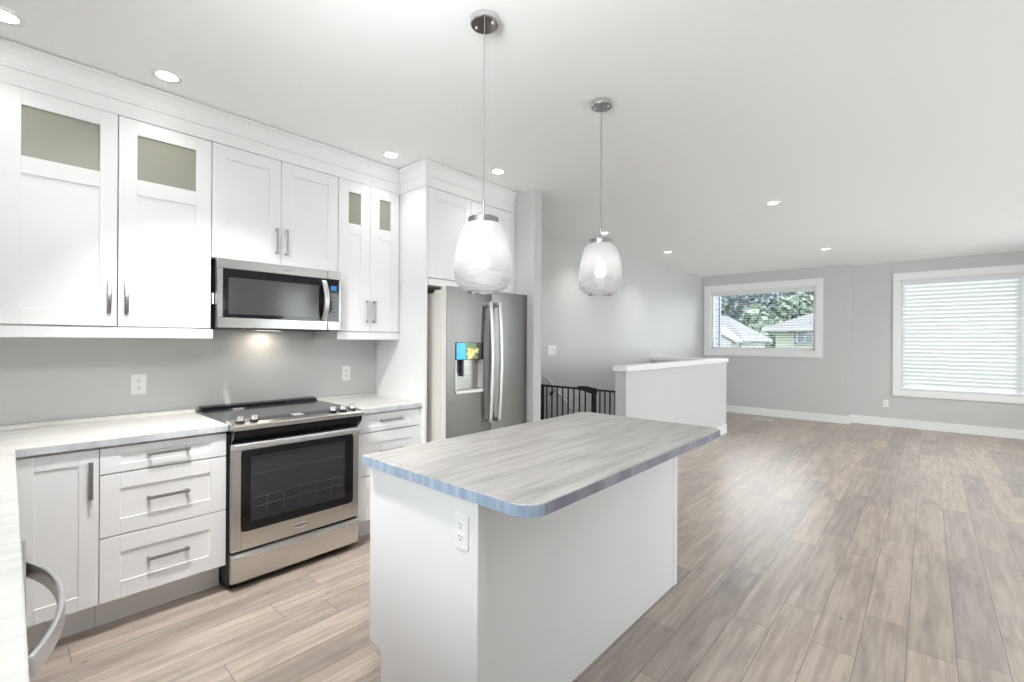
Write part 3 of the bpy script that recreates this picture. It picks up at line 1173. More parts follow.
ribbon(bm, pts, (0, 1, 0), 0.0165, th)
t.part('handle', bm, HANDLE_S, md, smooth=True, label='bowed satin steel handle')
bm = B()
box(bm, MX - 0.044, MX, DV + 0.002, MY1, bz, MZ1, 0.004)
box(bm, MX - 0.044, MX, DV + 0.002, MY1, MZ0, a, 0.004)
box(bm, MX - 0.044, MX, MY1 - 0.014, MY1, a, bz, 0.002)
pn = t.part('control_panel', bm, STEELM)
bm = B()
box(bm, MX - 0.044, MX - 0.0005, DV + 0.001, MY1 - 0.014, a, bz)
t.part('panel_glass', bm, BLACKG, pn, label='black key panel')
bm = B()
box(bm, MX - 0.0006, MX + 0.0003, 1.534, 1.576, 1.712, 1.744)
t.part('display', bm, DISPLAY, pn, label='small lit blue display')
bm = B()
for r in range(6):
    for c in range(3):
        box(bm, MX - 0.0006, MX + 0.0002, 1.533 + c * 0.018, 1.542 + c * 0.018, 1.535 + r * 0.025, 1.541 + r * 0.025)
t.part('keypad', bm, BLACKP, pn)
text_mesh('Whirlpool', 0.018, 'lettering', LOGOD, t, (MX + 0.0002, 1.243, 1.815), (0, 1, 0), (0, 0, 1), md)
bm = B()
box(bm, BX0 + .02, MX - 0.01, MY0 + 0.01, MY1 - 0.01, MZ0 - 0.006, MZ0 + 0.003)
bp = t.part('bottom_plate', bm, DARKGAP)
bm = B()
box(bm, -3.34, -3.28, 1.16, 1.30, MZ0 - 0.0075, MZ0 - 0.005)
t.part('lamp_lens', bm, emissive('hood_lens', (1, 0.93, 0.80), 0.5), bp, label='glowing cooktop light')
bm = B()
box(bm, UPX - 0.006, UPX + 0.006, 0.8445, 0.853, 1.580, 1.643, 0.001, 1)
t.part('side_clip', bm, PLASTICW, label='small white side clip')
ld = bpy.data.lights.new('hood_lamp', 'AREA')
ld.shape = 'RECTANGLE'
ld.size, ld.size_y, ld.energy, ld.color = 0.18, 0.08, HOOD_POWER, (1, 0.90, 0.76)
lo = bpy.data.objects.new('hood_lamp', ld)
lo.location = (-3.30 + 3.24, 0, -0.013)
lo.parent = t.o
COL.objects.link(lo)

# ------------------------------------------------------------------ fridge
FX0, FX1 = -2.700, -2.625
FY0, FYM, FY1 = 2.222, 2.684, 3.134
t = Thing('fridge', 'stainless side-by-side fridge with a water dispenser', 'fridge', (-3.0, 2.677, 0))
bm = B()
box(bm, BX0 + 0.03, FX0 - 0.012, FY0 + 0.006, FY1 - 0.006, 0.03, 1.735, 0.004)
t.part('body', bm, STEELD, label='grey painted body')
for y in (FY0 + 0.01, FY1 - 0.13):
    bm = B()
    box(bm, -2.80, FX0 + 0.05, y, y + 0.12, 1.735, 1.758, 0.004)
    t.part('hinge_cover', bm, STEELD)
bm = B()
box(bm, FX0 - 0.012, FX1 - 0.03, FY0 + 0.01, FY1 - 0.01, 0.03, 0.10)
t.part('base_grille', bm, DARKGAP)
bm = B()
box(bm, FX0 - 0.013, FX0 + 0.001, FY0 + 0.012, FY1 - 0.012, 0.12, 1.73)
t.part('door_gasket', bm, BLACKP, label='dark door seal')
for y in (FY0 + .05, FY1 - .09):
    for x in (-3.36, -2.78):
        bm = B()
        box(bm, x, x + .04, y, y + .04, 0, 0.03)
        t.part('foot', bm, DARKGAP)
dy0, dy1, dz0, dzm, dz1 = 2.304, 2.585, 0.985, 1.228, 1.357


def curved_slab(bm, y0, y1, z0, z1, x0, x1, bulge, n=10):
    poly = [(x0, y0), (x0, y1)]
    for i in range(n + 1):
        s = 1 - 2 * i / n
        y = (y0 + y1) / 2 + s * (y1 - y0) / 2
        e = 0.002 if i in (0, n) else 0.0
        poly.append((x1 - bulge * s * s - e, y))
    prism(bm, poly, 'z', z0, z1)


bm = B()                                             # freezer door in pieces round the dispenser opening
FB = FX1 + 0.0
FS = FX1 - 0.016                                      # steel skin in front of the painted door edge
curved_slab(bm, FY0, FYM - 0.004, 0.11, dz0, FS, FB, 0.006)
curved_slab(bm, FY0, FYM - 0.004, dz1, 1.778, FS, FB, 0.006)
def xf_at(y, y0=FY0, y1=FYM - 0.004):
    s = (y - (y0 + y1) / 2) / ((y1 - y0) / 2)
    return FB - 0.006 * s * s
for ya, yb in ((FY0, dy0), (dy1, FYM - 0.004)):
    ea = 0.002 if ya == FY0 else 0
    eb = 0.002 if yb == FYM - 0.004 else 0
    prism(bm, [(FS, ya), (FS, yb), (xf_at(yb) - eb, yb), (xf_at((ya + yb) / 2), (ya + yb) / 2), (xf_at(ya) - ea, ya)], 'z', dz0, dz1)
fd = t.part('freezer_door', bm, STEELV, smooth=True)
bm = B()
for z0, z1 in ((0.112, dz0), (dz1, 1.776)):
    box(bm, FX0, FS, FY0 + .001, FYM - 0.005, z0, z1)
box(bm, FX0, FS, FY0 + .001, dy0, dz0, dz1)
box(bm, FX0, FS, dy1, FYM - 0.005, dz0, dz1)
box(bm, FX0, FX0 + 0.012, dy0, dy1, dz0, dz1)
t.part('door_edge', bm, STEELD, fd, label='beige grey painted door edge')
bm = B()                                             # dispenser: surround, picture, recess
box(bm, FX1 - 0.012, FX1 + 0.002, dy0 - 0.004, dy1 + 0.004, dzm, dz1 + 0.004, 0.002)
dp = t.part('dispenser_panel', bm, BLACKG, fd, label='black glass dispenser panel')
bm = B()
box(bm, FX1 - 0.012, FX1 + 0.001, dy0 - 0.004, dy0 + 0.006, dz0, dzm)
box(bm, FX1 - 0.012, FX1 + 0.001, dy1 - 0.006, dy1 + 0.004, dz0, dzm)
box(bm, FX0 + 0.012, FX1 + 0.010, dy0 - 0.004, dy1 + 0.004, dz0 - 0.012, dz0 + 0.012, 0.003)
t.part('dispenser_tray', bm, HANDLE_S, fd)
bm = B()
box(bm, FX0 + 0.012, FX0 + 0.018, dy0, dy1, dz0 + .012, dzm)
box(bm, FX0 + 0.018, FX1 + 0.006, dy0 + .004, dy1 - .004, dz0 + .010, dz0 + .020, 0.003)
t.part('dispenser_recess', bm, STEELM, fd, label='steel lined recess')
bm = B()
box(bm, FX0 + 0.018, FX1 - 0.03, 2.39, 2.412, 1.10, dzm, 0.004)
box(bm, FX0 + 0.018, FX1 - 0.035, 2.335, 2.355, 1.13, dzm, 0.004)
t.part('dispenser_lever', bm, DARKGAP, fd)
bm = B()
box(bm, FX1 + 0.0015, FX1 + 0.0032, dy0 + 0.003, dy1 - 0.003, dzm + 0.004, dz1)
t.part('dispenser_picture', bm, PICTURE, fd, label='small picture of cyan and yellow flowers')
bm = B()
curved_slab(bm, FYM + 0.004, FY1, 0.11, 1.778, FS, FB, 0.006)
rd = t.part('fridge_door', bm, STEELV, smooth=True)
bm = B()
box(bm, FX0, FS, FYM + 0.005, FY1 - .001, 0.112, 1.776)
t.part('door_edge', bm, STEELD, rd, label='beige grey painted door edge')
bm = B()
lathe(bm, (0, 0, 0), [(0.036, 0.0), (0.034, 0.003)], 28, True, True)
for v in bm.verts:
    x, y, z = v.co
    v.co = (FX1 - 0.004 + z, 2.965 + x, 1.682 + y * 0.42)
t.part('badge', bm, LOGOM, rd, smooth=True, label='small oval brand badge')
text_mesh('Whirlpool', 0.013, 'lettering', LOGOD, t, (FX1 + 0.0, 2.965, 1.682), (0, 1, 0), (0, 0, 1), rd, 0.0004)
for yb, door in ((FYM - 0.052, fd), (FYM + 0.052, rd)):
    bm = B()
    pts, th = [], []
    for i in range(25):
        s = -1 + 2 * i / 24
        pts.append((FX1 + 0.064 - 0.026 * abs(s) ** 1.8, yb, 1.205 + s * 0.482))
        th.append((0.008, 0, 0))
    ribbon(bm, pts, (0, 1, 0), 0.0165, th)
    for s in (-1, 1):
        box(bm, FX1 - 0.006, FX1 + 0.040, yb - 0.013, yb + 0.013, 1.205 + s * 0.462 - 0.018, 1.205 + s * 0.462 + 0.018, 0.003)
    t.part('door_handle', bm, HANDLE_S, door, smooth=True, label='long bowed satin handle')

# ------------------------------------------------------------------ island
IX0, IX1, IY0, IY1 = -1.686, -1.057, 1.024, 2.601
t = Thing('island_cabinet', 'white kitchen island base with plain end and back panels', 'island', ((IX0 + IX1) / 2, (IY0 + IY1) / 2, 0))
bm = B()
box(bm, IX0 + 0.022, IX1 - 0.012, IY0 + 0.02, IY1 - 0.02, 0.10, 0.874)
t.part('carcase', bm, CAB)
bm = B()
box(bm, IX0 + 0.082, IX1 - 0.012, IY0 + 0.02, IY1 - 0.02, 0, 0.10)
t.part('toe_kick', bm, CAB)
for ya, yb in ((IY0, IY0 + 0.019), (IY1 - 0.019, IY1)):
    bm = B()
    prism(bm, [(IX0, 0.157), (IX0 + 0.082, 0.150), (IX0 + 0.082, 0), (IX1 - 0.0005, 0), (IX1 - 0.0005, 0.874), (IX0, 0.874)], 'y', ya, yb)
    t.part('end_panel', bm, CAB)
bm = B()
box(bm, IX1 - 0.012, IX1 - 0.006, IY0 + 0.019, IY1 - 0.019, 0, 0.874)
t.part('back_panel', bm, CAB)
bm = B()
box(bm, IX1 - 0.006, IX1, IY0 + 0.0005, IY0 + 0.045, 0, 0.874, 0.001, 1)
t.part('corner_strip', bm, CAB)
bm = B()
box(bm, IX1 - 0.006, IX1, IY1 - 0.045, IY1, 0, 0.874, 0.001, 1)
t.part('corner_strip', bm, CAB)
for k in range(3):                                    # doors on the range side
    w = (IY1 - IY0 - 0.044) / 3
    ya = IY0 + 0.022 + k * w
    bm = B()
    box(bm, IX0 + 0.011, IX0 + 0.022, ya + .002, ya + w - .002, 0.155, 0.866)
    for y0, y1, z0, z1 in ((ya + .002, ya + .067, .155, .866), (ya + w - .067, ya + w - .002, .155, .866), (ya + .067, ya + w - .067, .155, .22), (ya + .067, ya + w - .067, .80, .866)):
        box(bm, IX0 + 0.002, IX0 + 0.011, y0, y1, z0, z1)
    d = t.part('door', bm, CAB)
    bm = B()
    yy = ya + (w - 0.04 if k != 1 else 0.04)
    box(bm, IX0 - 0.030, IX0 - 0.022, yy - .006, yy + .006, 0.60, 0.77, 0.001, 1)
    for z in (0.61, 0.76):
        box(bm, IX0 - 0.022, IX0 + 0.002, yy - .005, yy + .005, z - .006, z + .006)
    t.part('handle', bm, NICKEL, d)

t = Thing('countertop', 'grey streaked island countertop with sky reflection coloured into its edge and rounded corner', 'countertop', (-1.26, 1.79, 0.875))
SX0, SX1, SY0, SY1 = -1.682, -0.811, 0.985, 2.592
RC = 0.075
poly = [(SX0, SY0)]
for i in range(9):
    a = -PI / 2 + (PI / 2 - 0.45) * i / 8
    poly.append((SX1 - RC + RC * math.cos(a), SY0 + RC + RC * math.sin(a)))
poly += [(SX1, SY0 + RC - 0.010), (SX1, SY1 - 0.04), (SX1 - 0.03, SY1), (SX0 + 0.04, SY1), (SX0, SY1 - 0.04)]
bm = B()
prism(bm, poly, 'z', 0.875, 0.914, 0.003)
t.part('slab', bm, ISLTOP)
bm = B()
lo, hi = 0.8765, 0.9105
out = []
cx, cy = (SX0 + SX1) / 2, (SY0 + SY1) / 2
for i, (x, y) in enumerate(poly):
    px, py = poly[i - 1]
    qx, qy = poly[(i + 1) % len(poly)]
    d1 = Vector((x - px, y - py)).normalized()
    d2 = Vector((qx - x, qy - y)).normalized()
    n1, n2 = Vector((d1.y, -d1.x)), Vector((d2.y, -d2.x))
    nn = (n1 + n2) / (1 + n1.dot(n2))
    out.append((Vector((x, y)) - nn * 0.001, Vector((x, y)) + nn * 0.0012))
n = len(poly)
bm.free()


def band(idx):
    bm = B()
    V = [[bm.verts.new((*p, z)) for p, z in ((out[i % n][0], lo), (out[i % n][1], lo), (out[i % n][1], hi), (out[i % n][0], hi))] for i in idx]
    fs = []
    for a, b in zip(V, V[1:]):
        for j in range(4):
            fs.append(bm.faces.new((a[j], b[j], b[(j + 1) % 4], a[(j + 1) % 4])))
    fs += [bm.faces.new(V[0]), bm.faces.new(V[-1][::-1])]
    bmesh.ops.recalc_face_normals(bm, faces=fs)
    return bm


t.part('edge_band', band(range(0, 11)), EDGE_SKY, label='streaked edge strip with blue sky reflection in its colour')
t.part('edge_band', band(range(10, n + 1)), EDGE_SHADE, label='edge strip with its shaded side painted lavender grey')

# ------------------------------------------------------------------ dishwasher in the left foreground
DWX0, DWX1 = -1.735, -1.125
t = Thing('dishwasher', 'stainless dishwasher with bowed handle under the near countertop', 'dishwasher', ((DWX0 + DWX1) / 2, 0.0, 0), rotz=0.0)
bm = B()
box(bm, DWX0 + .01, DWX1 - .01, BACK_Y + .04, 0.012, 0.10, 0.868)
t.part('tub', bm, DARKGAP)
slope = -0.030


def dwy(x):
    return 0.0565 + slope * (x - DWX0)


bm = B()
prism(bm, [(DWX0, 0.012), (DWX1, 0.012), (DWX1, dwy(DWX1)), (DWX0, dwy(DWX0))], 'z', 0.105, 0.852, 0.004)
dd = t.part('door', bm, STEEL)
bm = B()
box(bm, DWX0 + .01, DWX1 - .01, BACK_Y + .1, -0.03, 0, 0.10)
t.part('toe_kick', bm, BLACKP)
bm = B()
pts, th = [], []
hx0, hx1 = DWX0 + 0.055, DWX1 - 0.045
for i in range(25):
    s = -1 + 2 * i / 24
    x = (hx0 + hx1) / 2 + s * (hx1 - hx0) / 2
    pts.append((x, dwy(x) + 0.004 + 0.050 * (1 - abs(s) ** 2.2), 0.795))
    th.append((0, 0.0055, 0))
ribbon(bm, pts, (0, 0, 1), 0.020, th)
t.part('handle', bm, HANDLE_S, dd, smooth=True, label='wide bowed satin steel handle')

# ------------------------------------------------------------------ pendants


def pendant(label, loc, PZ):
    x, y = loc
    t = Thing('pendant_light', label, 'pendant light', (x, y, PZ), 'pendants over the island')
    c = (x, y, PZ)
    H = CEIL - PZ
    bm = B()
    lathe(bm, c, [(0.0, H - 0.026), (0.056, H - 0.026), (0.060, H - 0.022), (0.060, H - 0.0005), (0.0, H - 0.0005)], 44)
    cn = t.part('canopy', bm, CHROME, smooth=True, label='round polished chrome canopy')
    for k in (-1, 1):
        bm = B()
        lathe(bm, (x + k * 0.036, y + k * 0.012, PZ), [(0.0, H - 0.031), (0.005, H - 0.030), (0.006, H - 0.026)], 16)
        t.part('canopy_screw', bm, LOGOM, cn, smooth=True)
    bm = B()
    tube(bm, [c[:2] + (PZ + 0.385,), c[:2] + (CEIL - 0.024,)], 0.0021, 8)
    t.part('cable', bm, plain('cable_grey', (0.20, 0.20, 0.20), 0.4) if 'cable_grey' not in MATS else MATS['cable_grey'], smooth=True)
    bm = B()
    lathe(bm, c, [(0.0, 0.390), (0.0055, 0.388), (0.0065, 0.320), (0.010, 0.311), (0.059, 0.310), (0.063, 0.307), (0.063, 0.284), (0.059, 0.281), (0.0, 0.281)], 44)
    t.part('cap', bm, NICKEL, smooth=True, label='brushed nickel cap and stem')
    bm = B()
    pr = [(0.061, 0.286), (0.073, 0.281), (0.086, 0.267), (0.095, 0.246), (0.103, 0.216), (0.110, 0.183), (0.116, 0.148), (0.120, 0.112), (0.1215, 0.088), (0.120, 0.062), (0.113, 0.040), (0.098, 0.021), (0.080, 0.008), (0.066, 0.001)]
    lathe(bm, c, pr, 56)
    sh = t.part('glass_shade', bm, SHADE, smooth=True, label='glass shade, frosted on top and clear below')
    bm = B()
    rim = [(0.066 + 0.0022 * math.cos(a * PI / 4), 0.001 + 0.0022 * math.sin(a * PI / 4)) for a in range(9)]
    lathe(bm, c, rim, 48)
    t.part('rim', bm, WGLASS, sh, smooth=True)
    bm = B()
    lathe(bm, c, [(0.013, 0.280), (0.015, 0.225), (0.014, 0.195), (0.0, 0.192)], 20)
    t.part('bulb_socket', bm, PLASTICW, smooth=True)
    bm = B()
    pb = [(0.013, 0.193), (0.018, 0.175)] + [(0.030 * math.cos(a), 0.130 + 0.030 * math.sin(a)) for a in [PI / 2 - 0.9 - i * (PI - 0.9) / 9 for i in range(10)]]
    pb[-1] = (0.0005, 0.100)
    lathe(bm, c, pb, 24)
    t.part('bulb', bm, BULB, smooth=True, label='glowing round bulb')
    ld = bpy.data.lights.new('bulb_lamp', 'POINT')
    ld.energy, ld.color, ld.shadow_soft_size = PEND_POWER, LAMP_COL, 0.028
    lo = bpy.data.objects.new('bulb_lamp', ld)
    lo.location = (0, 0, 0.085)
    lo.parent = t.o
    COL.objects.link(lo)
    return t


p1 = pendant('nearer of the two frosted glass pendants, in front of the fridge', (-1.376, 1.354), 1.575)
p2 = pendant('farther of the two frosted glass pendants, in front of the stairwell wall', (-1.365, 2.262), 1.634)

# ------------------------------------------------------------------ recessed downlights
downs = [((-2.859, 0.020), 'recessed downlight at the ceiling edge over the counter corner'),
         ((-2.884, 0.581), 'recessed downlight above the wide glass-fronted upper cabinet'),
         ((-2.888, 1.904), 'recessed downlight above the narrow upper cabinet'),
         ((-2.529, 2.646), 'recessed downlight in front of the cabinet over the fridge'),
         ((-2.972, 5.003), 'recessed downlight just behind the farther pendant'),
         ((-2.877, 6.674), 'recessed downlight over the far end of the stairwell'),
         ((-1.108, 4.970), 'recessed downlight alone in the middle of the ceiling'),
         ((-1.082, 7.894), 'recessed downlight nearest the small far window'),
         ]
first = None
for (x, y), lab in downs:
    if first is None:
        t = Thing('downlight', lab, 'downlight', (x, y, CEIL), 'recessed ceiling downlights')
        bm = B()
        lathe(bm, (x, y, CEIL), [(0.044, -0.002), (0.060, -0.006), (0.066, -0.004), (0.067, -0.0003)], 40)
        t.part('trim_ring', bm, PLASTICW, smooth=True)
        bm = B()
        lathe(bm, (x, y, CEIL), [(0.0, -0.0025), (0.045, -0.0025)], 40)
        t.part('lens', bm, LENS, smooth=True, label='glowing white lens')
        ld = bpy.data.lights.new('downlight_lamp', 'AREA')
        ld.shape, ld.size, ld.energy, ld.color, ld.spread = 'DISK', 0.085, DOWN_POWER, LAMP_COL, math.radians(105)
        lo = bpy.data.objects.new('downlight_lamp', ld)
        lo.location = (0, 0, -0.009)
        lo.parent = t.o
        COL.objects.link(lo)
        first = t.o
    else:
        c = copy_thing(first, (x, y, CEIL), lab)
        if y > 3:
            for ch in c.children:
                if ch.type == 'LIGHT':
                    ch.data = ch.data.copy()
                    ch.data.energy = 1.1
# unseen downlights added as fill for the far wall, aisle floor and drawers
for x, y, pw, sp, lab in ((1.0, 4.97, 2.5, 150, 'open floor, level with the half wall'), (1.0, 7.894, 5.5, 150, 'open floor before the large blind'), (-2.15, 0.38, 6.3, 85, 'kitchen aisle')):
    c = copy_thing(first, (x, y, CEIL), 'added unseen downlight over the %s' % lab)
    for ch in c.children:
        if ch.type == 'LIGHT':
            ch.data = ch.data.copy()
            ch.data.energy, ch.data.spread = pw, math.radians(sp)
            if lab == 'kitchen aisle':                # added light tilted towards the range
                ch.rotation_euler = (math.radians(19), math.radians(12), 0)

# unseen globe added beside the camera to brighten ceiling and kitchen fronts
GX, GY0, GZ = -0.90, 0.50, 2.44
t = Thing('globe_fill_light', 'added fill light globe, out of view by the open end of the kitchen', 'fill light', (GX, GY0, CEIL))
bm = B()
lathe(bm, (GX, GY0, CEIL), [(0.0, -0.030), (0.060, -0.028), (0.066, -0.0005)], 32)
t.part('canopy', bm, CHROME, smooth=True)
bm = B()
tube(bm, [(GX, GY0, CEIL - 0.028), (GX, GY0, GZ + 0.128)], 0.008, 10)
t.part('stem', bm, CHROME, smooth=True)
bm = B()
bmesh.ops.create_uvsphere(bm, u_segments=32, v_segments=20, radius=0.13, matrix=Matrix.Translation((GX, GY0, GZ)))
t.part('globe', bm, FILL_GLOBE, smooth=True)

# ------------------------------------------------------------------ outlets, switch, vent


def outlet_parts(t, base, ux, nrm, h=0.116, w=0.072, kind='duplex'):
    """plate centred at base, ux = width direction, nrm = outward."""
    ux, nrm, uz = Vector(ux), Vector(nrm), Vector((0, 0, 1))
    base = Vector(base)

    def slab(bm, cu, cz, hw, hh, d0, d1, bev=0.0):
        tmp = B()
        box(tmp, -hw, hw, -hh, hh, d0, d1, bev, 2)
        mtx = Matrix((ux, uz, nrm)).transposed().to_4x4()
        mtx.translation = base + ux * cu + uz * cz
        me = bpy.data.meshes.new('tmp')
        tmp.transform(mtx)
        tmp.to_mesh(me)
        tmp.free()
        bm.from_mesh(me)
        bpy.data.meshes.remove(me)
    bm = B()
    slab(bm, 0, 0, w / 2, h / 2, 0.0005, 0.006, 0.002)
    bmesh.ops.recalc_face_normals(bm, faces=bm.faces)
    t.part('cover_plate', bm, PLASTICW)
    if kind == 'duplex':
        for s in (-1, 1):
            bm = B()
            slab(bm, 0, s * 0.0195, 0.0165, 0.0145, 0.006, 0.008, 0.0008)
            bmesh.ops.recalc_face_normals(bm, faces=bm.faces)
            rc = t.part('receptacle', bm, PLASTICW)
            bm = B()
            for cu, cz, hw, hh in ((-0.0065, 0.004, 0.0013, 0.0042), (0.0065, 0.004, 0.0013, 0.0034), (0, -0.007, 0.0026, 0.0026)):
                slab(bm, cu, s * 0.0195 + cz, hw, hh, 0.008, 0.0084)
            bmesh.ops.recalc_face_normals(bm, faces=bm.faces)
            t.part('slot', bm, SLOTM, rc)
    elif kind == 'rocker':
        n = max(1, round(w / 0.072))
        for i in range(n):
            bm = B()
            slab(bm, (i - (n - 1) / 2) * 0.046, 0, 0.0165, 0.033, 0.006, 0.009, 0.001)
            bmesh.ops.recalc_face_normals(bm, faces=bm.faces)
            t.part('rocker', bm, PLASTICW)
    else:
        bm = B()
        slab(bm, 0, 0, 0.008, 0.008, 0.006, 0.012, 0.001)
        bmesh.ops.recalc_face_normals(bm, faces=bm.faces)
        t.part('jack', bm, PLASTICW)


def outlet(label, base, ux, nrm, **kw):
    t = Thing('power_outlet', label, 'outlet', base)
    outlet_parts(t, base, ux, nrm, **kw)


outlet('white power outlet on the backsplash left of the range', (LEFT_X, 0.565, 1.108), (0, 1, 0), (1, 0, 0))
outlet('white power outlet on the backsplash right of the range', (LEFT_X, 1.866, 1.110), (0, 1, 0), (1, 0, 0))
outlet('white power outlet on the near end of the island', (-1.131, IY0, 0.752), (1, 0, 0), (0, -1, 0), h=0.112, w=0.068)
outlet('white power outlet low on the wall by the large blind', (-0.512, FAR2_Y, 0.375), (1, 0, 0), (0, -1, 0))
t = Thing('light_switch', 'white wide light switch on the stairwell wall', 'light switch', (LEFT_X, 4.572, 1.262))
outlet_parts(t, (LEFT_X, 4.572, 1.262), (0, 1, 0), (1, 0, 0), w=0.164, kind='rocker')

t = Thing('floor_vent', 'cream floor register by the far baseboard', 'vent', (-2.17, 9.15, 0))
bm = B()
vx0, vx1, vy0, vy1 = -2.33, -2.02, 9.08, 9.20
box(bm, vx0, vx1, vy0, vy0 + .015, 0, 0.006)
box(bm, vx0, vx1, vy1 - .015, vy1, 0, 0.006)
for k in range(11):
    x = vx0 + (vx1 - vx0 - 0.012) * k / 10
    box(bm, x, x + 0.012, vy0 + .015, vy1 - .015, 0, 0.006)
t.part('grille', bm, VENTM)
bm = B()
box(bm, vx0 + 0.002, vx1 - 0.002, vy0 + .004, vy1 - .004, 0.0, 0.0015)
t.part('duct', bm, SLOTM)

# ------------------------------------------------------------------ blinds


def blind(label, w, y, pitch, tilt, depth, drop, cords):
    x0, x1, z0, z1 = w
    x0, x1 = x0 + 0.016, x1 - 0.016
    t = Thing('window_blind', label, 'blind', ((x0 + x1) / 2, y, z0))
    bm = B()
    box(bm, x0, x1, y - 0.028, y + 0.028, z1 - 0.012 - 0.060, z1 - 0.013, 0.002)
    box(bm, x0 - 0.003, x1 + 0.003, y - 0.036, y - 0.029, z1 - 0.012 - 0.072, z1 - 0.013, 0.002)
    t.part('headrail', bm, BLINDHEAD)
    bm = B()
    c, s = math.cos(tilt), math.sin(tilt)
    z = z1 - 0.10
    while z > drop + 0.03:
        h = depth / 2
        th = 0.0014
        q = [(-h * c - th * s, h * s - th * c), (h * c - th * s, -h * s - th * c), (h * c + th * s, -h * s + th * c), (-h * c + th * s, h * s + th * c)]
        prism(bm, [(y + a, z + b) for a, b in q], 'x', x0, x1)
        z -= pitch
    t.part('slats', bm, BLINDM)
    bm = B()
    box(bm, x0, x1, y - 0.022, y + 0.022, drop, drop + 0.016, 0.002)
    t.part('bottom_rail', bm, BLINDHEAD)
    for xc in cords:
        for dy in (-depth / 2 * c - 0.003, depth / 2 * c + 0.003):
            bm = B()
            tube(bm, [(xc, y + dy, drop + 0.01), (xc, y + dy, z1 - 0.07)], 0.0011, 6)
            t.part('ladder_cord', bm, PLASTICW)
    bm = B()
    xc = x0 + 0.07 if cords[0] < -0.5 and w is not WIN1 else (x1 - 0.06 if w is WIN1 else x0 + 0.05)
    zt = z1 - 0.08
    ze = 1.75 if w is WIN1 else 2.0
    tube(bm, [(xc, y - 0.040, zt), (xc, y - 0.040, ze)], 0.0016, 6)
    cd = t.part('pull_cord', bm, PLASTICW)
    bm = B()
    lathe(bm, (xc, y - 0.040, ze - 0.03), [(0.0, 0.0), (0.008, 0.002), (0.006, 0.024), (0.002, 0.030)], 12)
    t.part('tassel', bm, DARKGAP if w is WIN1 else PLASTICW, cd)
    return t


blind('white blind with open slats in the small far window', WIN1, FAR_Y + 0.036, 0.0465, math.radians(-4), 0.048, 1.262, (-3.0, -2.37, -1.75))
blind('white closed blind covering the large far window', WIN2, FAR2_Y + 0.045, 0.062, math.radians(63), 0.088, 0.622, (0.1, 1.0, 1.9))

# ------------------------------------------------------------------ stair gate and handrail
t = Thing('safety_gate', 'black metal safety gate across the top of the stairs', 'gate', (-2.88, 4.283, 0))
GY, GT = 4.300, 0.866


def bars(xs, r, z0=0.07, z1=GT - 0.012):
    bm = B()
    for x in xs:
        tube(bm, [(x, GY, z0), (x, GY, z1)], r, 8)
    return bm


xl, xm, xr = -3.372, -2.665, -2.408
bm = B()
box(bm, xl - 0.030, xl + 0.022, GY - 0.016, GY + 0.016, 0.02, GT, 0.003)
t.part('hinge_post', bm, BLACKM)
bm = B()
box(bm, xl - 0.036, xm, GY - 0.013, GY + 0.013, GT - 0.022, GT, 0.003)
t.part('gate_rail', bm, BLACKM)
bm = B()
box(bm, xl + 0.02, xm, GY - 0.011, GY + 0.011, 0.05, 0.075, 0.003)
t.part('gate_rail', bm, BLACKM)
for k in range(8):
    t.part('bar', bars([xl + 0.070 + k * 0.0755], 0.0085), BLACKM, smooth=True)
bm = B()
box(bm, xm - 0.022, xm + 0.022, GY - 0.018, GY + 0.018, 0.02, GT - 0.01, 0.003)
t.part('latch_post', bm, BLACKM)
bm = B()
prism(bm, [(xm - 0.215, GT - 0.006), (xm - 0.19, GT + 0.016), (xm - 0.10, GT + 0.022), (xm + 0.03, GT + 0.004), (xm + 0.03, GT - 0.052), (xm - 0.03, GT - 0.052), (xm - 0.14, GT - 0.030), (xm - 0.20, GT - 0.024)], 'y', GY - 0.022, GY + 0.022, 0.004)
t.part('latch_handle', bm, BLACKM)
bm = B()
box(bm, xm, xr + 0.006, GY - 0.011, GY + 0.011, GT - 0.022, GT - 0.002, 0.003)
t.part('extension_rail', bm, BLACKM)
bm = B()
box(bm, xm, xr + 0.006, GY - 0.011, GY + 0.011, 0.05, 0.075, 0.003)
t.part('extension_rail', bm, BLACKM)
for k in range(4):
    t.part('bar', bars([xm + 0.073 + k * 0.0605], 0.0085), BLACKM, smooth=True)

t = Thing('handrail', 'white stair handrail running down the wall behind the gate', 'handrail', (-3.385, 4.4, 0.93))
bm = B()
tube(bm, [(-3.385, 4.372, 0.958), (-3.385, 6.95, -1.15)], 0.020, 16)
t.part('rail', bm, TRIMW, smooth=True)
for y in (4.56, 5.6, 6.7):
    z = 0.958 - 0.8177 * (y - 4.372)
    bm = B()
    tube(bm, [(LEFT_X + 0.001, y, z - 0.075), (LEFT_X + 0.03, y, z - 0.072), (-3.385, y, z - 0.018)], 0.006, 8)
    lathe(bm, (0, 0, 0), [(0.024, 0.0), (0.022, 0.005)], 20, True, True)
    for v in bm.verts:
        if abs(v.co.x) < 0.03 and abs(v.co.y) < 0.03:
            a, b, c = v.co
            v.co = (LEFT_X + 0.001 + c, y + a, z - 0.075 + b)
    t.part('bracket', bm, BLACKM if y < 4.7 else NICKEL, smooth=True)

# ------------------------------------------------------------------ outdoors, seen through the small window
bm = B()
box(bm, -60, 60, 10.4, 90, -1.2, -1.0)
structure('ground', bm, LAWN)


def siding_wall(bm, x0, x1, y0, y1, z0, z1, pitch=0.15):
    z = z0
    while z < z1 - 1e-6:
        zt = min(z + pitch, z1)
        box(bm, x0, x1, y0, y1, z, zt - 0.014)
        box(bm, x0 + 0.018, x1 - 0.018, y0 + 0.018, y1 - 0.018, zt - 0.014, zt)
        z = zt


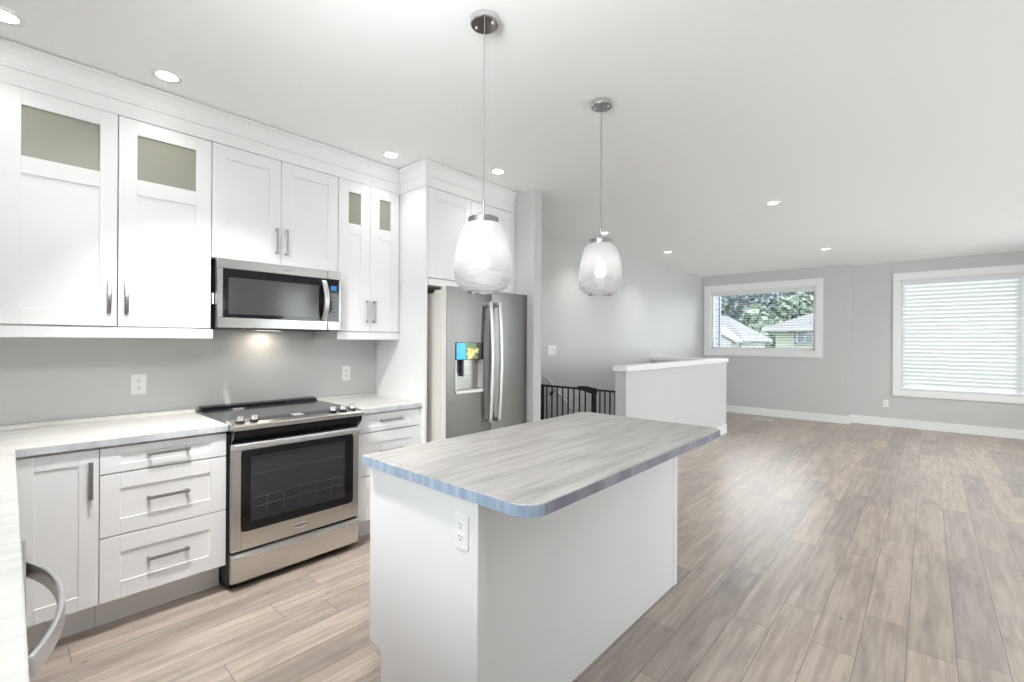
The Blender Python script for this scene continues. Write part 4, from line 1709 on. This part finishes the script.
# the neighbour's wing close by, at the left of the pane
t = Thing('house_wing', 'pale blue lap-sided house wing at the left of the far window', 'house', (-4.8, 10.6, -1.0))
bm = B()
siding_wall(bm, -6.0, -3.60, 9.95, 11.22, -1.0, 4.2, 0.13)
t.part('siding', bm, SIDING)
bm = B()
box(bm, -3.70, -3.578, 11.20, 11.30, -1.0, 4.2)
t.part('corner_board', bm, FASCIAD, label='dark corner board')
bm = B()
prism(bm, [(-6.2, 4.2), (-3.4, 4.2), (-4.8, 5.0)], 'y', 9.9, 11.6)
t.part('roof', bm, ROOFM)

# house on the right
t = Thing('house', 'cream house with grey hip roof, right in the far window', 'house', (-3.0, 36, -1.0))
bm = B()
siding_wall(bm, -6.96, 1.6, 32.07, 41.0, -1.0, 2.18, 0.19)
t.part('siding', bm, SIDINGW)
bm = B()
e0 = [(-7.60, 31.3), (2.3, 31.3), (2.3, 41.8), (-7.60, 41.8)]
rb = [bm.verts.new((*p, 2.24)) for p in e0]
ru = [bm.verts.new((-2.6, 35.9, 4.25)), bm.verts.new((-2.6, 37.2, 4.25))]
for q in ((rb[0], rb[1], ru[0]), (rb[1], rb[2], ru[1], ru[0]), (rb[2], rb[3], ru[1]), (rb[3], rb[0], ru[0], ru[1]), (rb[3], rb[2], rb[1], rb[0])):
    bm.faces.new(q)
t.part('roof', bm, ROOFM)
bm = B()
for a, b in zip(e0, e0[1:] + e0[:1]):
    box(bm, min(a[0], b[0]) - .04, max(a[0], b[0]) + .04, min(a[1], b[1]) - .04, max(a[1], b[1]) + .04, 2.08, 2.25)
t.part('gutter', bm, FASCIA)
bm = B()
box(bm, -6.11, -5.96, 32.0, 32.12, -1.0, 2.14)
t.part('corner_board', bm, FASCIA)
bm = B()
for x0, x1, z0, z1 in ((-5.87, -5.73, 1.30, 2.10), (-5.04, -4.91, 1.30, 2.10), (-5.45, -5.32, 1.30, 2.10), (-5.87, -4.91, 2.02, 2.15), (-5.87, -4.91, 1.25, 1.36)):
    box(bm, x0, x1, 31.95, 32.1, z0, z1)
wf = t.part('window_frame', bm, FASCIA)
bm = B()
box(bm, -5.73, -5.04, 32.0, 32.08, 1.36, 2.02)
t.part('pane', bm, HWIN, wf)

# house on the left
t = Thing('house', 'grey-roofed house with white gable, left in the far window', 'house', (-6.5, 24, -1.0))
bm = B()
siding_wall(bm, -9.8, -6.25, 22.4, 26.6, -1.0, 1.46, 0.16)
t.part('siding', bm, SIDINGG)
bm = B()
rb = [bm.verts.new(p) for p in ((-10.2, 22.0, 1.53), (-6.04, 22.0, 1.53), (-6.04, 27.0, 1.55), (-10.2, 27.0, 1.55))]
ru = [bm.verts.new((-8.9, 24.5, 2.69)), bm.verts.new((-7.5, 24.5, 2.69))]
for q in ((rb[0], rb[1], ru[1], ru[0]), (rb[1], rb[2], ru[1]), (rb[2], rb[3], ru[0], ru[1]), (rb[3], rb[0], ru[0]), (rb[3], rb[2], rb[1], rb[0])):
    bm.faces.new(q)
t.part('roof', bm, ROOFM)
bm = B()
box(bm, -10.2, -6.04, 21.96, 22.02, 1.44, 1.55)
box(bm, -6.07, -6.01, 22.0, 27.0, 1.44, 1.55)
t.part('gutter', bm, FASCIA)
bm = B()                                              # front gable
prism(bm, [(-8.1, -1.0), (-6.30, -1.0), (-6.30, 1.42), (-7.2, 1.95), (-8.1, 1.42)], 'y', 21.2, 23.0)
gb = t.part('gable', bm, FASCIA, label='white gable front')
bm = B()
for s, xa, xb in ((1, -7.2, -6.05), (-1, -7.2, -8.35)):
    prism(bm, [(xa, 2.02), (xb, 1.36), (xb, 1.46), (xa, 2.12)], 'y', 21.0, 23.2)
t.part('gable_roof', bm, FASCIAD, gb, label='dark gable roof edge')
bm = B()
box(bm, -6.95, -6.45, 21.16, 21.2, 0.75, 1.28)
t.part('window', bm, FASCIA, gb)


def leaf_cloud(bm, centre, radii, n, size, rnd, top_bias=0.0):
    for _ in range(n):
        while True:
            p = Vector((rnd.uniform(-1, 1), rnd.uniform(-1, 1), rnd.uniform(-1, 1)))
            if 0.35 < p.length < 1:
                break
        k = 1 + top_bias * p.z
        c = Vector((centre[0] + p.x * radii[0] * (1 - 0.5 * top_bias * (p.z + 1) / 2 * 1.6), centre[1] + p.y * radii[1] * (1 - 0.5 * top_bias * (p.z + 1) / 2 * 1.6), centre[2] + p.z * radii[2]))
        a = Vector((rnd.gauss(0, 1), rnd.gauss(0, 1), rnd.gauss(0, 1))).normalized()
        b = a.cross(Vector((rnd.gauss(0, 1), rnd.gauss(0, 1), rnd.gauss(0, 1)))).normalized()
        s = size * rnd.uniform(0.6, 1.4)
        bm.faces.new([bm.verts.new(c + a * s), bm.verts.new(c + b * s * 0.6), bm.verts.new(c - a * s), bm.verts.new(c - b * s * 0.6)])


def tree(label, x, y, h, r, mat, seed, n=1500, size=0.32, bias=0.0):
    rnd = random.Random(seed)
    t = Thing('tree', label, 'tree', (x, y, -1.0), 'trees beyond the houses')
    bm = B()
    tube(bm, [(x, y, -1.0), (x + 0.1, y, h * 0.4), (x, y, h * 0.85)], 0.16, 8)
    t.part('trunk', bm, BARK, smooth=True)
    bm = B()
    leaf_cloud(bm, (x, y, (h - 0.2) / 2 + 0.2), (r, r, (h + 0.6) / 2), n, size, rnd, bias)
    for k in range(7):
        a = rnd.uniform(0, 2 * PI)
        leaf_cloud(bm, (x + r * 0.75 * math.cos(a), y + r * 0.75 * math.sin(a), h * rnd.uniform(0.3, 0.85)), (r * 0.5, r * 0.5, h * 0.16), n // 8, size, rnd)
    t.part('foliage', bm, mat)
    return t


tree('tall blue-green conifer behind the left grey roof', -17.6, 54, 8.6, 1.5, LEAFD, 1, bias=0.5)
tree('blue-green conifer above the ridge of the left grey roof', -15.6, 58.5, 8.9, 1.5, LEAFD, 2, bias=0.5)
tree('blue-green conifer in the middle of the far tree line', -12.6, 54, 8.2, 1.5, LEAFD, 3, bias=0.5)
tree('blue-green conifer just behind the bright green bushy tree', -11.2, 58.5, 8.4, 1.5, LEAFD, 4, bias=0.5)
tree('dark conifer above the slope of the cream house roof', -8.6, 54, 7.0, 1.5, LEAFD, 5, bias=0.5)
tree('pale conifer far back between the two left conifers', -18.2, 63, 9.4, 1.5, LEAFD, 11, bias=0.4)
tree('bright green bushy tree in the gap between the houses', -11.3, 45.5, 4.3, 1.5, LEAFG, 7)
tree('bright green tree rising behind the cream house roof', -8.6, 49, 5.5, 1.7, LEAFG, 8)
tree('low green tree beside the eave of the cream house', -10.2, 41.5, 2.4, 1.1, LEAFG, 9)
